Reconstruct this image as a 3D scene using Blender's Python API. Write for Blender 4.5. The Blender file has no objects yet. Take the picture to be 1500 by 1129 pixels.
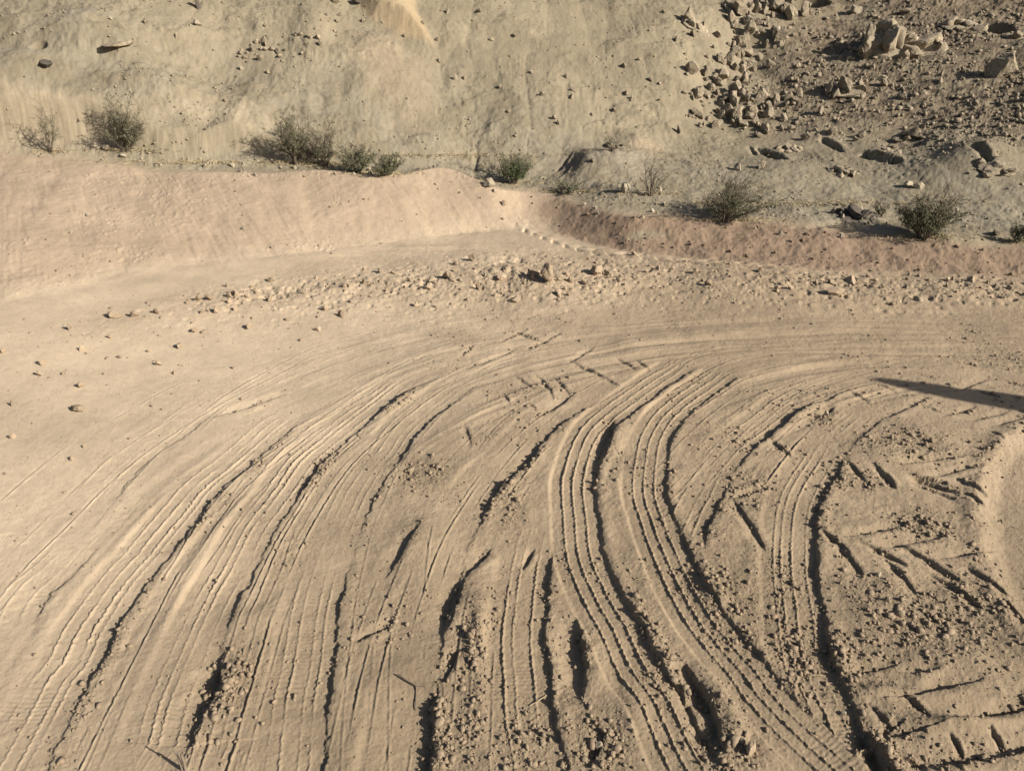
import bpy, bmesh, math, random
import numpy as np
from mathutils import Vector, Matrix

random.seed(7); RNG = np.random.default_rng(11)
COL = bpy.context.scene.collection
F = 1155.0; CX, CY = 750.0, 564.5          # calibration of the photograph (pixels of the 1500 x 1129 frame)
CAM_H = 2.5; PITCH = math.radians(28.0)
CP, SP = math.cos(PITCH), math.sin(PITCH)
SUN_EL = math.radians(28.0)
SUN_XY = np.array([0.90, -0.436]); SUN_XY = SUN_XY / np.linalg.norm(SUN_XY)
STEP = 0.70                                # mesh spacing in picture pixels

# ------------------------------------------------------------------ noise
def _hash(ix, iy, seed):
    n = ix.astype(np.uint32) * np.uint32(374761393) + iy.astype(np.uint32) * np.uint32(668265263) + np.uint32((seed * 2246822519) & 0xffffffff)
    n = (n ^ (n >> np.uint32(13))) * np.uint32(1274126177)
    n = (n ^ (n >> np.uint32(15))) * np.uint32(2246822519)
    return (n ^ (n >> np.uint32(16))).astype(np.float32) * np.float32(1.0 / 4294967296.0)

def vnoise(x, y, seed=0):
    xf = np.floor(x); yf = np.floor(y)
    fx = (x - xf).astype(np.float32); fy = (y - yf).astype(np.float32)
    ix = xf.astype(np.int64); iy = yf.astype(np.int64)
    fx = fx * fx * fx * (fx * (fx * 6 - 15) + 10); fy = fy * fy * fy * (fy * (fy * 6 - 15) + 10)
    a = _hash(ix, iy, seed); b = _hash(ix + 1, iy, seed); c = _hash(ix, iy + 1, seed); d = _hash(ix + 1, iy + 1, seed)
    return ((a + (b - a) * fx) * (1 - fy) + (c + (d - c) * fx) * fy) * 2 - 1

def fbm(x, y, freq, octv=4, gain=0.5, seed=0):
    out = 0; amp = 1.0; tot = 0
    c, s = math.cos(0.65), math.sin(0.65)
    x = x * freq; y = y * freq
    for o in range(octv):
        out = out + amp * vnoise(x, y, seed + o * 17); tot += amp
        x, y = (x * c - y * s) * 2.03 + 13.7, (x * s + y * c) * 2.03 - 7.1
        amp *= gain
    return out / tot

def pebbles(x, y, freq, seed, fill=0.6, rmin=0.15, rmax=0.45):
    """height (in cells) of half-buried round lumps scattered one to a cell"""
    x = x * freq; y = y * freq
    ix = np.floor(x).astype(np.int64); iy = np.floor(y).astype(np.int64)
    out = np.zeros(x.shape, np.float32)
    for dx in (-1, 0, 1):
        for dy in (-1, 0, 1):
            jx = ix + dx; jy = iy + dy
            r0 = _hash(jx, jy, seed + 3)
            r = rmin + (rmax - rmin) * _hash(jx, jy, seed + 4) ** 2
            px = jx + 0.15 + 0.7 * _hash(jx, jy, seed + 1); py = jy + 0.15 + 0.7 * _hash(jx, jy, seed + 2)
            ex = (x - px); ey = (y - py)
            d2 = ex * ex + ey * ey * (0.7 + 0.6 * r0)
            hgt = np.sqrt(np.maximum(r * r - d2, 0)) * (r0 < fill)
            out = np.maximum(out, hgt.astype(np.float32))
    return out

def sstep(a, b, x):
    t = np.clip((x - a) / (b - a), 0, 1)
    return t * t * (3 - 2 * t)
def smax(a, b, k):
    return 0.5 * (a + b + np.sqrt((a - b) ** 2 + k * k))
def smin(a, b, k):
    return 0.5 * (a + b - np.sqrt((a - b) ** 2 + k * k))

# ------------------------------------------------------------------ photograph -> place
def ray(u, v):
    a = (np.asarray(u, float) - CX) / F; b = (np.asarray(v, float) - CY) / F
    return a, CP - b * SP, -SP - b * CP
def on_plane(u, v, z):
    dx, dy, dz = ray(u, v); t = (np.asarray(z) - CAM_H) / dz
    return dx * t, dy * t
TS = np.concatenate([np.linspace(1.5, 8, 260), np.linspace(8, 30, 420)[1:]])
def march(u, v, hf):
    u = np.atleast_1d(np.asarray(u, float)); v = np.atleast_1d(np.asarray(v, float))
    dx, dy, dz = ray(u, v)
    X = dx[:, None] * TS; Y = dy[:, None] * TS; Z = CAM_H + dz[:, None] * TS
    d = Z - hf(X, Y)
    hit = d <= 0
    k = np.where(hit.any(1), hit.argmax(1), len(TS) - 1); k = np.maximum(k, 1)
    r = np.arange(len(u))
    d0 = d[r, k - 1]; d1 = d[r, k]
    f = np.clip(d0 / np.maximum(d0 - d1, 1e-9), 0, 1)
    t = TS[k - 1] + (TS[k] - TS[k - 1]) * f
    return dx * t, dy * t, CAM_H + dz * t, t

# ------------------------------------------------------------------ broad shape of the ground
def yard(X, Y):
    return 0.13 * (np.sqrt((X + 1.2) ** 2 + 0.8) - (X + 1.2)) * 0.5 * sstep(-14, -8, X) * 0.9

_bp = [(-900, 500), (-300, 462), (0, 436), (180, 398), (400, 374), (600, 351), (700, 338), (795, 335), (850, 352), (930, 368), (1050, 380), (1200, 395), (1300, 398), (1500, 405), (1800, 415), (2300, 425)]
_cp = [(-900, 190, .95), (-300, 212, .74), (0, 228, .62), (150, 238, .56), (230, 252, .50), (390, 253, .46), (480, 248, .46), (540, 258, .43), (600, 255, .43),
       (650, 243, .46), (700, 262, .38), (722, 276, .32), (760, 281, .24), (800, 285, .20), (850, 300, .20), (900, 318, .20), (1000, 322, .19),
       (1060, 325, .18), (1170, 335, .17), (1300, 350, .15), (1400, 362, .12), (1500, 366, .12), (1800, 380, .12), (2300, 395, .12)]
_bx, _by, _bz, _ = march([p[0] for p in _bp], [p[1] for p in _bp], yard)
_cx, _cy = on_plane([p[0] for p in _cp], [p[1] for p in _cp], [p[2] for p in _cp])
_cz = np.array([p[2] for p in _cp])
_o = np.argsort(_bx); _bx, _by = _bx[_o], _by[_o]
_o = np.argsort(_cx); _cx, _cy, _cz = _cx[_o], _cy[_o], _cz[_o]
_xs = np.arange(-40, 40, 0.02); _k = np.exp(-(np.arange(-25, 26) * 0.02 / 0.16) ** 2); _k /= _k.sum()
def _sm(v): return np.convolve(np.pad(v, 25, 'edge'), _k, 'valid')
_yb = _sm(np.interp(_xs, _bx, _by)); _yc = _sm(np.maximum(np.interp(_xs, _cx, _cy), _yb + 0.34)); _zc = _sm(np.interp(_xs, _cx, _cz))
def y_base(X): return np.interp(X, _xs, _yb)
def y_crest(X): return np.interp(X, _xs, _yc)
def z_crest(X): return np.interp(X, _xs, _zc)

def base(X, Y):
    X = np.asarray(X, float); Y = np.asarray(Y, float)
    yb = y_base(X); yc = y_crest(X); zc = z_crest(X)
    z0 = yard(X, Y)
    right = sstep(-0.6, 0.9, X)
    t = np.clip((Y - yb) / (yc - yb), 0, 1)
    t = (1 - right) * (0.35 * t + 0.65 * t ** 1.6 * (1.6 - 0.6 * t)) + right * (0.55 * t + 0.45 * t * t * (3 - 2 * t))
    front = z0 + (zc - z0) * t
    s = np.maximum(Y - yc, 0)
    back = zc + right * 0.085 * s - (1 - right) * 0.28 * (0.7 * (1 - np.exp(-s / 0.7)))
    z = np.where(Y < yc, front, back)
    left = -np.minimum(X, 0)
    zl = 0.26 + 0.50 * (Y - 9.75) - 0.13 * X + 0.03 * left - 0.004 * left ** 2
    zl = zl - 0.10 * np.maximum(Y - 13.5, 0)
    zr = 0.44 + 0.27 * (Y - 10.9) + 0.25 * (X - 3.6) - 0.022 * np.maximum(X - 4, 0) ** 2
    hill = smax(zl, zr, 0.12)
    w = sstep(0, 0.7, Y - yc)
    z = np.where(Y > yc, z * (1 - w) + smax(z, hill, 0.10) * w, z)
    # far away the slope eases to a rounded top
    return np.where(z > 7, 7 + (z - 7) * 0.35, z)

# ------------------------------------------------------------------ the sheet
fs = 1024 / 1500.0 * F
rows = [1.25]
while rows[-1] < 18.5:
    Y = rows[-1]; t = Y * CP + CAM_H * SP
    flat = t * t / (CAM_H * fs); slope = t / (fs * 0.42)
    rows.append(Y + STEP * (min(flat, slope) if Y > 8.3 else flat if Y < 7.0 else min(flat, slope * 1.0)))
dn = rows[1] - rows[0]
near = []; y = rows[0]; d = dn
while y > -60: d *= 1.12; y -= d; near.append(y)
far = []; y = rows[-1]; d = rows[-1] - rows[-2]
while y < 120: d *= 1.10; y += d; far.append(y)
YR = np.array(near[::-1] + rows + far)
n_half = int(0.5 * 1024 * 1.24 / (STEP * 1.12))
cc = np.linspace(-1, 1, 2 * n_half + 1)
ext = []; c = 1.0; d = cc[1] - cc[0]
while c < 26: d *= 1.13; c += d; ext.append(c)
CC = np.concatenate([-np.array(ext[::-1]), cc, np.array(ext)])
def halfw(Y): return 1.24 * 0.6494 * (np.maximum(Y, 0.9) * CP + CAM_H * SP)
GX = (CC[None, :] * halfw(YR)[:, None]); GY = np.repeat(YR[:, None], len(CC), 1)
R, C = GX.shape
print('grid', R, C)
H0 = base(GX, GY)
Hh = H0.copy()

def window(x0, x1, y0, y1):
    r0 = max(np.searchsorted(YR, y0) - 1, 0); r1 = min(np.searchsorted(YR, y1) + 1, R)
    if r1 <= r0: return None
    hw = halfw(YR[r0:r1])
    cmin = min((x0 / hw).min(), (x0 / hw).max()); cmax = max((x1 / hw).max(), (x1 / hw).min())
    c0 = max(np.searchsorted(CC, cmin) - 1, 0); c1 = min(np.searchsorted(CC, cmax) + 1, C)
    if c1 <= c0: return None
    return slice(r0, r1), slice(c0, c1)

YB = y_base(GX); YC = y_crest(GX)
in_yard = sstep(0.10, -0.25, GY - YB)
on_bank = sstep(-0.15, 0.05, GY - YB) * sstep(0.25, -0.05, GY - YC)
in_hill = sstep(-0.05, 0.35, GY - YC)
fine = sstep(0.4, 1.0, GY) * sstep(24, 17, GY)         # small detail is built where the sheet is fine enough

def blob(u, v, ru, rv, power=1.0):
    """smooth patch 0..1 over the ground under a spot of the photograph (metres taken from its size there)"""
    x, y, z, t = march([u], [v], base); x, y, t = x[0], y[0], t[0]
    rx = ru * t / F
    x2, y2, _, _ = march([u, u], [v - rv, v + rv], base)
    ry = max(abs(y2[0] - y2[1]) / 2, 0.02)
    w = window(x - 3 * rx, x + 3 * rx, y - 3 * ry, y + 3 * ry)
    g = np.exp(-(((GX[w] - x) / rx) ** 2 + ((GY[w] - y) / ry) ** 2) ** power)
    return w, g

ROUGH = np.zeros((R, C), np.float32)                     # how crumbly the ground is
def rough_at(u, v, ru, rv, a=1.0):
    w, g = blob(u, v, ru, rv); ROUGH[w] = np.maximum(ROUGH[w], a * g)

# ---- hillside relief
HX, HY = GX, GY
n1 = fbm(GX, GY, 0.55, 4, 0.5, 1); pn_ = fbm(GX, GY, 1.3, 4, .55, 506)
n2 = fbm(GX + 0.3 * n1, GY, 2.3, 5, 0.55, 21)
ridged = 1 - np.abs(fbm(GX * 1.6, GY * 0.45 + 0.5 * n1, 1.5, 4, 0.5, 31))       # rills run down the slope
rightside = sstep(-0.6, 0.8, (GX - 2.0) - 0.55 * (GY - 9.5))                       # beyond the gully
Hh += in_hill * (0.10 * n1 * sstep(0.2, 2.5, GY - YC) + 0.022 * n2 - 0.020 * (ridged ** 3) * (1 - rightside) * sstep(0.3, 1.5, GY - YC))
lowband = sstep(0.0, 0.5, GY - YC) * sstep(3.2, 1.2, GY - YC)
Hh += in_hill * 0.020 * lowband * fbm(GX, GY, 5.0, 4, 0.6, 41)
# low scarp with fluted faces at the left
su = [-500, -200, 0, 60, 130, 190, 240, 300, 345, 400, 460, 560]; sv = [182, 182, 190, 186, 188, 200, 212, 214, 204, 214, 222, 222]
sx, sy, _, _ = march(su, sv, base)
ysc = np.interp(GX, sx, sy) + 0.06 * fbm(GX, GX * 0 + 3.3, 1.6, 3, 0.5, 51) + 0.05 * n2 + 0.012 * fbm(GX, GY * 0.3, 9, 3, .6, 52)
amt = np.interp(GX, sx, [0.30, 0.30, .29, .29, .28, .20, .13, .15, .22, .12, .05, 0])
Hh += amt * (sstep(-0.16, 0.06, GY - ysc) * np.exp(-np.maximum(GY - ysc, 0) / 1.3)) * in_hill
# rounded mudstone lobes above it
for (u, v, ru, rv, a) in [(235, 150, 60, 35, .20), (130, 75, 55, 45, .30), (40, 130, 60, 28, .16), (30, 60, 60, 30, .18), (250, 60, 90, 30, .12), (190, 90, 30, 25, .10),
                          (320, 110, 60, 30, -.10), (540, 120, 40, 60, .08), (880, 238, 62, 22, .15), (930, 210, 40, 14, .10),
                          (690, 180, 40, 80, -.08), (640, 110, 30, 60, -.08), (1050, 150, 40, 40, -.16), (1100, 70, 34, 40, -.18), (980, 90, 70, 60, .10),
                          (1180, 250, 90, 18, .07), (1400, 255, 60, 22, .12), (1440, 235, 50, 24, .16), (1290, 75, 70, 30, .12), (1450, 60, 50, 20, .10), (1180, 120, 40, 30, .08),
                          (460, 40, 30, 40, .14), (1010, 240, 60, 16, .05)]:
    w, g = blob(u, v, ru, rv); Hh[w] += a * g * in_hill[w]
# the bare orange outcrop: a wedge with a sharp right-hand edge
ox, oy, _, _ = march([505, 530, 606, 612, 637, 585, 540], [-14, 6, -14, 22, 66, 56, 34], base)
ORANGE = np.full((R, C), 9.0); w = window(ox.min() - 1, ox.max() + 1, oy.min() - 1, oy.max() + 3)
_X, _Y = GX[w], GY[w]; _in = np.zeros(_X.shape, bool); _d = np.full(_X.shape, 9.0)
ox = np.append(ox, [ox[2] + .1, ox[0] - .2]); oy = np.append(oy, [oy[2] + 2, oy[0] + 2])
_ord = [0, 6, 5, 4, 3, 2, 7, 8]; ox = ox[_ord]; oy = oy[_ord]
for i in range(len(ox)):
    x1, y1, x2, y2 = ox[i], oy[i], ox[(i + 1) % len(ox)], oy[(i + 1) % len(ox)]
    _in ^= ((y1 > _Y) != (y2 > _Y)) & (_X < (x2 - x1) * (_Y - y1) / (y2 - y1 + 1e-12) + x1)
    L2 = (x2 - x1) ** 2 + (y2 - y1) ** 2; q = np.clip(((_X - x1) * (x2 - x1) + (_Y - y1) * (y2 - y1)) / L2, 0, 1)
    _d = np.minimum(_d, np.hypot(_X - x1 - q * (x2 - x1), _Y - y1 - q * (y2 - y1)))
ORANGE[w] = np.where(_in, -_d, _d) + 0.04 * n2[w]
Hh += 0.22 * sstep(0.02, -0.30, ORANGE) + 0.03 * n2 * sstep(0.1, -.1, ORANGE)
# holes and undercut hollows
for (u, v, ru, rv, a) in [(65, 104, 10, 7, -.30), 
                          (1463, 40, 18, 12, -.36), (830, 245, 22, 16, -.06), (1330, 205, 26, 8, -.08), (1340, 84, 34, 6, -.12),
                          (697, 232, 5, 22, -.025), (1400, 352, 40, 10, .05), (1180, 0, 30, 10, -.2), (170, 76, 20, 3, -.12)]:
    w, g = blob(u, v, ru, rv, 3.0 if a < -.15 else 1.6); Hh[w] += (1.9 if a < -.15 else 1.0) * a * g * (1 + 0.35 * n2[w])
# the stony slope beyond the gully: clumpy ground
lump = pebbles(GX, GY, 6.5, 61, 0.75, 0.2, 0.6) / 6.5
lump2 = pebbles(GX, GY, 15, 67, 0.75, 0.2, 0.6) / 15
lump3 = pebbles(GX, GY, 30, 69, 0.6, 0.2, 0.55) / 30
dens = sstep(-0.15, 0.35, fbm(GX, GY, 1.1, 3, 0.5, 71))
_hx, _hy, _, _ = march([700, 980, 1100, 1200, 1300, 1400, 1500, 1900], [150, 178, 186, 190, 208, 220, 232, 250], base)
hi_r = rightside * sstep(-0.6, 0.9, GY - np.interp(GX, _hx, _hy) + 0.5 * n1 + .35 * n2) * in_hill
Hh += fine * hi_r * (0.22 * lump * dens + 0.55 * lump2 * dens + 0.7 * lump3 + 0.02 * n2 + 0.030 * fbm(GX * .6, GY * 1.2, 11, 4, .65, 504))
Hh += fine * in_hill * (0.35 * lump2 * sstep(0.25, 0.6, fbm(GX, GY, 1.7, 3, 0.5, 73)) + 0.45 * lump3 * sstep(0.05, 0.5, fbm(GX, GY, 2.1, 3, 0.5, 75)))
Hh += fine * in_hill * 0.006 * fbm(GX, GY, 26, 3, 0.6, 77)
ledge = fbm(GX * 0.7, GY * 1.8 + 0.4 * n1, 1.6, 5, 0.62, 78)
Hh += in_hill * (1 - rightside) * 0.075 * np.maximum(ledge - 0.05, 0) ** 0.8 * sstep(.3, 1.2, GY - YC)
Hh += fine * in_hill * (1 - rightside) * (0.022 * np.abs(fbm(GX, GY * 1.3, 7, 4, 0.62, 79)) * sstep(-.2, .3, ledge) + 0.5 * pebbles(GX, GY, 42, 80, .45, .15, .5) / 42 * sstep(-.25, .3, pn_))

HOLLOWS = [((1116, 218, 1150, 234), .10, .20), ((1208, 206, 1234, 222), .08, .14), ((1270, 226, 1314, 238), .15, .28), ((1100, 214, 1108, 224), .05, .08), ((1424, 240, 1446, 258), .10, .18), ((1200, 333, 1282, 318), .10, .14), ((1450, 36, 1476, 48), .14, .26), ((1296, 200, 1350, 210), .06, .08), ((1470, 218, 1500, 212), .06, .08), ((695, 245, 700, 225), .03, .03), ((812, 255, 836, 230), .05, .05), ((820, 262, 842, 240), .04, .04), ((150, 77, 190, 78), .04, .05)]
# ---- berm and cut bank
right = sstep(0.1, 0.9, GX)
gul = fbm(GX * 1.0 + 0.25 * GY, GY * 0.12, 2.2, 3, 0.5, 81)
Hh += on_bank * ((1 - right) * (0.022 * gul + 0.012 * n2 + 0.004 * fbm(GX, GY, 18, 3, .6, 83)) + right * (0.035 * n2 + 0.016 * fbm(GX, GY, 9, 4, 0.65, 85)))
clods = pebbles(GX, GY, 24, 87, 0.5, 0.15, 0.5) / 24
clods2 = pebbles(GX, GY, 48, 88, 0.6, 0.15, 0.5) / 48
Hh += fine * on_bank * right * (0.40 * clods * sstep(.0, .6, fbm(GX, GY, 3, 3, .5, 89)) + 0.3 * clods2 * sstep(-.3, .4, n2))
Hh += fine * on_bank * (1 - right) * (0.40 * clods2 * sstep(.0, .5, fbm(GX, GY, 2.5, 3, .5, 90)) + 0.5 * clods * sstep(.25, .6, fbm(GX, GY, 1.8, 3, .5, 91)))
scr = fbm((GX + 0.55 * GY) * 1.0, (GY - .5 * GX) * 0.10, 4.5, 4, 0.6, 92)
Hh += fine * on_bank * (1 - right) * 0.016 * np.minimum(scr, 0.0)

# ---- yard: gentle swells, dust texture
REF = Hh.copy()
sw = fbm(GX, GY, 0.8, 3, 0.5, 101)
sw2 = fbm(GX, GY, 3.2, 3, 0.5, 102)
REF += in_yard * (0.022 * sw + 0.006 * sw2)
Hh = REF.copy()
leftsoft = sstep(1.0, -2.6, GX + 0.25 * (GY - 3))
Hh += in_yard * fine * ((0.0085 * fbm(GX, GY, 7, 3, 0.55, 103) * (1 - 0.75 * leftsoft) + 0.0026 * fbm(GX, GY, 30, 3, 0.6, 104)) * (1 - 0.55 * sstep(2.6, 4.6, GY)) * (1 - .4 * leftsoft))

def stripmask():
    xs, ys, _, _ = march([-300, 60, 200, 330, 500, 700, 900, 1100, 1300, 1500, 1900], [560, 500, 462, 442, 425, 412, 408, 418, 428, 432, 440], base)
    yc = np.interp(GX, xs, ys); hwid = np.interp(GX, xs, [.3, .4, .40, .42, .55, .62, .60, .55, .42, .38, .35])
    return np.exp(-((GY - yc) / hwid) ** 2)
STRIP = stripmask() * sstep(-3.6, -1.5, GX)
sl = pebbles(GX, GY, 11, 111, 0.55, 0.15, 0.5) / 11
s2 = pebbles(GX, GY, 26, 113, 0.6, 0.15, 0.5) / 26
Hh += fine * STRIP * (0.040 + 0.030 * fbm(GX, GY, 3.5, 5, 0.65, 115) + 0.40 * sl * sstep(-.1, .6, fbm(GX, GY, 1.6, 3, .5, 116)) + 0.45 * s2 * sstep(-.2, .4, sw2) - 0.75 * np.roll(sl, 37, 1) * sstep(.05, .5, np.roll(sw2, 60, 1)) - 0.7 * pebbles(GX, GY, 17, 118, .3, .15, .5) / 17)

# ------------------------------------------------------------------ wheel tracks
def smooth_line(P, n=7):
    P = np.asarray(P, float)
    Q = np.vstack([2 * P[0] - P[1], P, 2 * P[-1] - P[-2]])
    out = []
    for i in range(1, len(Q) - 2):
        for k in range(n):
            t = k / n
            out.append(0.5 * (2 * Q[i] + (Q[i + 1] - Q[i - 1]) * t + (2 * Q[i - 1] - 5 * Q[i] + 4 * Q[i + 1] - Q[i + 2]) * t * t + (3 * Q[i] - Q[i - 1] - 3 * Q[i + 1] + Q[i + 2]) * t ** 3))
    out.append(Q[-2])
    return np.array(out)

def line_world(px, extend=0.9):
    u = [p[0] for p in px]; v = [p[1] for p in px]
    al = np.array([p[2] if len(p) > 2 else 1.0 for p in px])
    x, y, _, _ = march(u, v, base)
    P = np.stack([x, y, al], 1)
    if extend and v[0] > 1080:
        d = P[0] - P[1]; d /= np.linalg.norm(d[:2])
        e = P[0] + d * extend; e[2] = P[0, 2]; P = np.vstack([e, P])
    return smooth_line(P)

def along(P, pad):
    w = window(P[:, 0].min() - pad, P[:, 0].max() + pad, P[:, 1].min() - pad, P[:, 1].max() + pad)
    shp = GX[w].shape; r0, c0 = w[0].start, w[1].start
    best = np.full(shp, 1e9); D = np.full(shp, 9.0); S = np.zeros(shp); A = np.zeros(shp); E = np.full(shp, 9.0)
    s0 = 0.0; n = len(P) - 1
    for i in range(n):
        a, b = P[i], P[i + 1]; ex, ey = b[0] - a[0], b[1] - a[1]; L = math.hypot(ex, ey)
        if L < 1e-6: continue
        ex /= L; ey /= L
        g = window(min(a[0], b[0]) - pad, max(a[0], b[0]) + pad, min(a[1], b[1]) - pad, max(a[1], b[1]) + pad)
        if g is None: s0 += L; continue
        k = (slice(max(g[0].start - r0, 0), g[0].stop - r0), slice(max(g[1].start - c0, 0), g[1].stop - c0))
        gg = (slice(k[0].start + r0, min(g[0].stop, w[0].stop)), slice(k[1].start + c0, min(g[1].stop, w[1].stop)))
        X = GX[gg]; Y = GY[gg]
        q = (X - a[0]) * ex + (Y - a[1]) * ey
        over = np.where(q < 0, -q if i == 0 else 0, 0) + np.where(q > L, q - L if i == n - 1 else 0, 0)
        qc = np.clip(q, 0, L)
        dx = X - a[0] - ex * qc; dy = Y - a[1] - ey * qc
        d2 = dx * dx + dy * dy
        m = d2 < best[k]
        best[k][m] = d2[m]
        side = np.sign(ey * (X - a[0]) - ex * (Y - a[1]))
        D[k][m] = (np.sqrt(d2) * side)[m]; S[k][m] = s0 + qc[m]; A[k][m] = (a[2] + (b[2] - a[2]) * qc / L)[m]; E[k][m] = over[m]
        s0 += L
    return w, D, S, A, E, s0
_SG = np.linspace(0, 30, 9000)
def fbm1(S, off, freq, octv=3, gain=.5, seed=0): return np.interp(S, _SG, fbm(_SG, _SG * 0 + off, freq, octv, gain, seed))
def vn1(S, freq, off, seed): return np.interp(S, _SG, vnoise(_SG * freq, _SG * 0 + off, seed))
DEPTH = 0.80
def track(px, width=0.255, depth=0.03, ribs=3, ribh=0.012, lip=0.012, wob=0.006, block=0.032, fade=0.35, seed=0, crumb=0.0, wall=0.012, lwall=0.034, ribw=0.0046, edge='right', var=1.0, tilt=.72):
    """a tyre print whose right-hand wall follows the traced line"""
    P = line_world(px)
    w, D, S, A, E, L = along(P, width + 0.25)
    X = GX[w]; Y = GY[w]
    D = D + 0.008 * fbm(X, Y, 1.6, 2, .5, 200 + seed) + (0.0022 + 0.016 * sstep(-.03, .0, D)) * fbm(X, Y, 20, 4, 0.65, 201 + seed)
    dd = D + width / 2 if edge == 'right' else D
    hw = width / 2
    end = sstep(fade, 0.0, E) * sstep(0, fade, L - S + 1e-3) * (1 if px[0][1] > 1080 else sstep(0, fade, S + 1e-3))
    a = A * end * (1 - .28 * min(var, 1) + var * 0.75 * fbm1(S, seed, 2.2, 4, 0.6, 210 + seed))
    a = np.clip(a, 0, 1.3)
    m = np.where(dd > 0, sstep(hw + wall * 0.5, hw - wall * 0.5, dd), sstep(hw + lwall * 0.45, hw - lwall * 0.55, -dd))
    dep = DEPTH * depth * a
    bottom = REF[w] - dep * (1 - tilt + tilt * sstep(-1.0, 0.9, dd / hw))
    # ribs left standing between the tread blocks
    zig = 0.0010 * np.sign(np.sin(S * 2 * math.pi / block)) + 0.0012 * vn1(S, 80, 5.0, 220 + seed) + .0022 * vnoise(X * 110, Y * 110, 221 + seed)
    r = np.zeros(X.shape)
    for i in range(ribs):
        p0 = (-1 + 2 * (i + 1 + (.22 * math.sin(seed * 2.7 + i * 1.9) if var > .5 else 0)) / (ribs + 1)) * hw * 0.92
        g = np.exp(-((dd - p0 - zig) / ribw) ** 2)
        br = (1 if var < .5 else .85 + .25 * math.sin(seed + i * 2.3)) * sstep(-0.85 if var < .5 else -.75, -.25 if var < .5 else -.1, fbm1(S, 9.0 * i, 3.0, 3, 0.6, 230 + seed + i)) * (0.82 + 0.12 * np.sin(S * 2 * math.pi / block + i) + .25 * vn1(S, 45, i, 235 + seed))
        r = np.maximum(r, g * br)
    slat = 0.0009 * np.sin(S * 2 * math.pi / (block * 0.6) + 2 * vnoise(X * 14, Y * 14, 245 + seed)) * m * sstep(-.1, .5, fbm(X, Y, 5, 2, .5, 246 + seed))
    bottom = bottom + ribh * np.minimum(a, 1) * r + slat * np.minimum(a, 1) + 0.002 * fbm(X, Y, 26, 3, 0.6, 240 + seed)
    keep = np.clip(a * 1.6, 0, 1)
    Hh[w] = Hh[w] * (1 - m * keep) + bottom * m * keep
    o = np.abs(dd) - hw
    lipn = 0.6 + 0.8 * fbm(X, Y, 6, 3, 0.6, 250 + seed)
    Hh[w] += lip * np.minimum(a, 1) * np.exp(-((o - 0.028) / 0.030) ** 2) * np.clip(lipn, 0, 2) * (o > -0.01) * np.where(dd > 0, 1.0, 0.25)
    if crumb > 0:
        band = np.exp(-((o - 0.02) / 0.05) ** 2) * (dd > 0) * np.minimum(a, 1) * crumb
        ROUGH[w] = np.maximum(ROUGH[w], band * sstep(-0.2, 0.3, fbm(X, Y, 3, 3, 0.5, 260 + seed)))

def streaks(px, width, amp, freq, seed, fade=1.0):
    """a sheaf of faint scrape lines that all run along one path"""
    P = line_world(px, 0.0)
    w, D, S, A, E, L = along(P, width)
    end = sstep(fade * .6, 0, E) * sstep(0, fade, S + 1e-3) * sstep(0, fade, L - S + 1e-3)
    prof = sstep(width, width * 0.4, np.abs(D)) * end * A
    n = fbm(D + 0.01 * vnoise(S * 1.3, D * 3, seed), S * 0.06, freq, 3, 0.6, seed)
    gate = sstep(-0.3, 0.35, fbm(D * 3, S * 0.7, 1.0, 3, 0.5, seed + 7))
    Hh[w] += (amp * n * gate) * prof * in_yard[w]

def lugs(px, hw=0.22, period=0.16, depth=0.03, seed=0, fade=0.3, ang=0.75, duty=0.42):
    """the herringbone bars a tractor tyre presses in"""
    P = line_world(px); w, D, S, A, E, L = along(P, hw + 0.2)
    X = GX[w]; Y = GY[w]
    D = D + 0.02 * fbm(X, Y, 3, 3, 0.5, 300 + seed)
    end = sstep(fade, 0, E) * sstep(0, fade, L - S + 1e-3)
    q = S - ang * np.abs(D) + 0.015 * fbm(X, Y, 4, 2, .5, 301 + seed) + np.where(D > 0, period / 2, 0)
    ph = q / period; k = np.floor(ph); f = ph - k
    cell = _hash(k.astype(np.int64) + 1000, (D > 0).astype(np.int64), 310 + seed)
    taper = np.clip(1 - ((np.abs(D) / hw - 0.5) / 0.52) ** 2, 0, 1)
    bar = np.where(D > 0, sstep(0, 0.10, f) * sstep(0.75, 0.10, f), sstep(0.0, 0.55, f) * sstep(0.68, 0.58, f))
    a = A * end
    Hh[w] += a * (0.006 * sstep(hw * 1.1, hw * .8, np.abs(D)) - (cell > .18) * (0.30 + 0.9 * cell) * depth * bar * taper)

def pit(u, v, ru, rv, d, p=1.8):
    w, g = blob(u, v, ru, rv, p)
    g = np.clip(g * (1 + 0.45 * fbm(GX[w], GY[w], 14, 4, 0.6, int(v))), 0, 1.1)
    e = 1 + 0.5 * fbm(GX[w], GY[w], 9, 3, 0.6, int(u))
    Hh[w] += d * g * e * 0.85

# the wide sweep of old scrape marks first
streaks([(0, 900), (120, 760), (260, 650), (420, 565), (600, 505), (800, 470), (1000, 455), (1250, 455), (1500, 462), (1700, 470)], 0.55, 0.012, 7, 401)
streaks([(60, 1100), (150, 920), (300, 740), (450, 630), (620, 550), (820, 505), (1050, 480), (1300, 475), (1500, 482), (1700, 490)], 0.50, 0.016, 9, 402)
streaks([(420, 800), (560, 650), (700, 575), (850, 530), (1050, 500), (1300, 495), (1500, 503), (1700, 515)], 0.42, 0.016, 11, 403)
streaks([(760, 800), (850, 650), (960, 585), (1090, 540), (1250, 515), (1500, 520), (1700, 530)], 0.40, 0.018, 11, 404)
streaks([(1000, 700), (1110, 620), (1250, 560), (1400, 545), (1600, 550)], 0.35, 0.018, 10, 405)
streaks([(500, 372), (700, 375), (900, 385), (1100, 392), (1300, 405), (1600, 415)], 0.25, 0.016, 9, 406)
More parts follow.
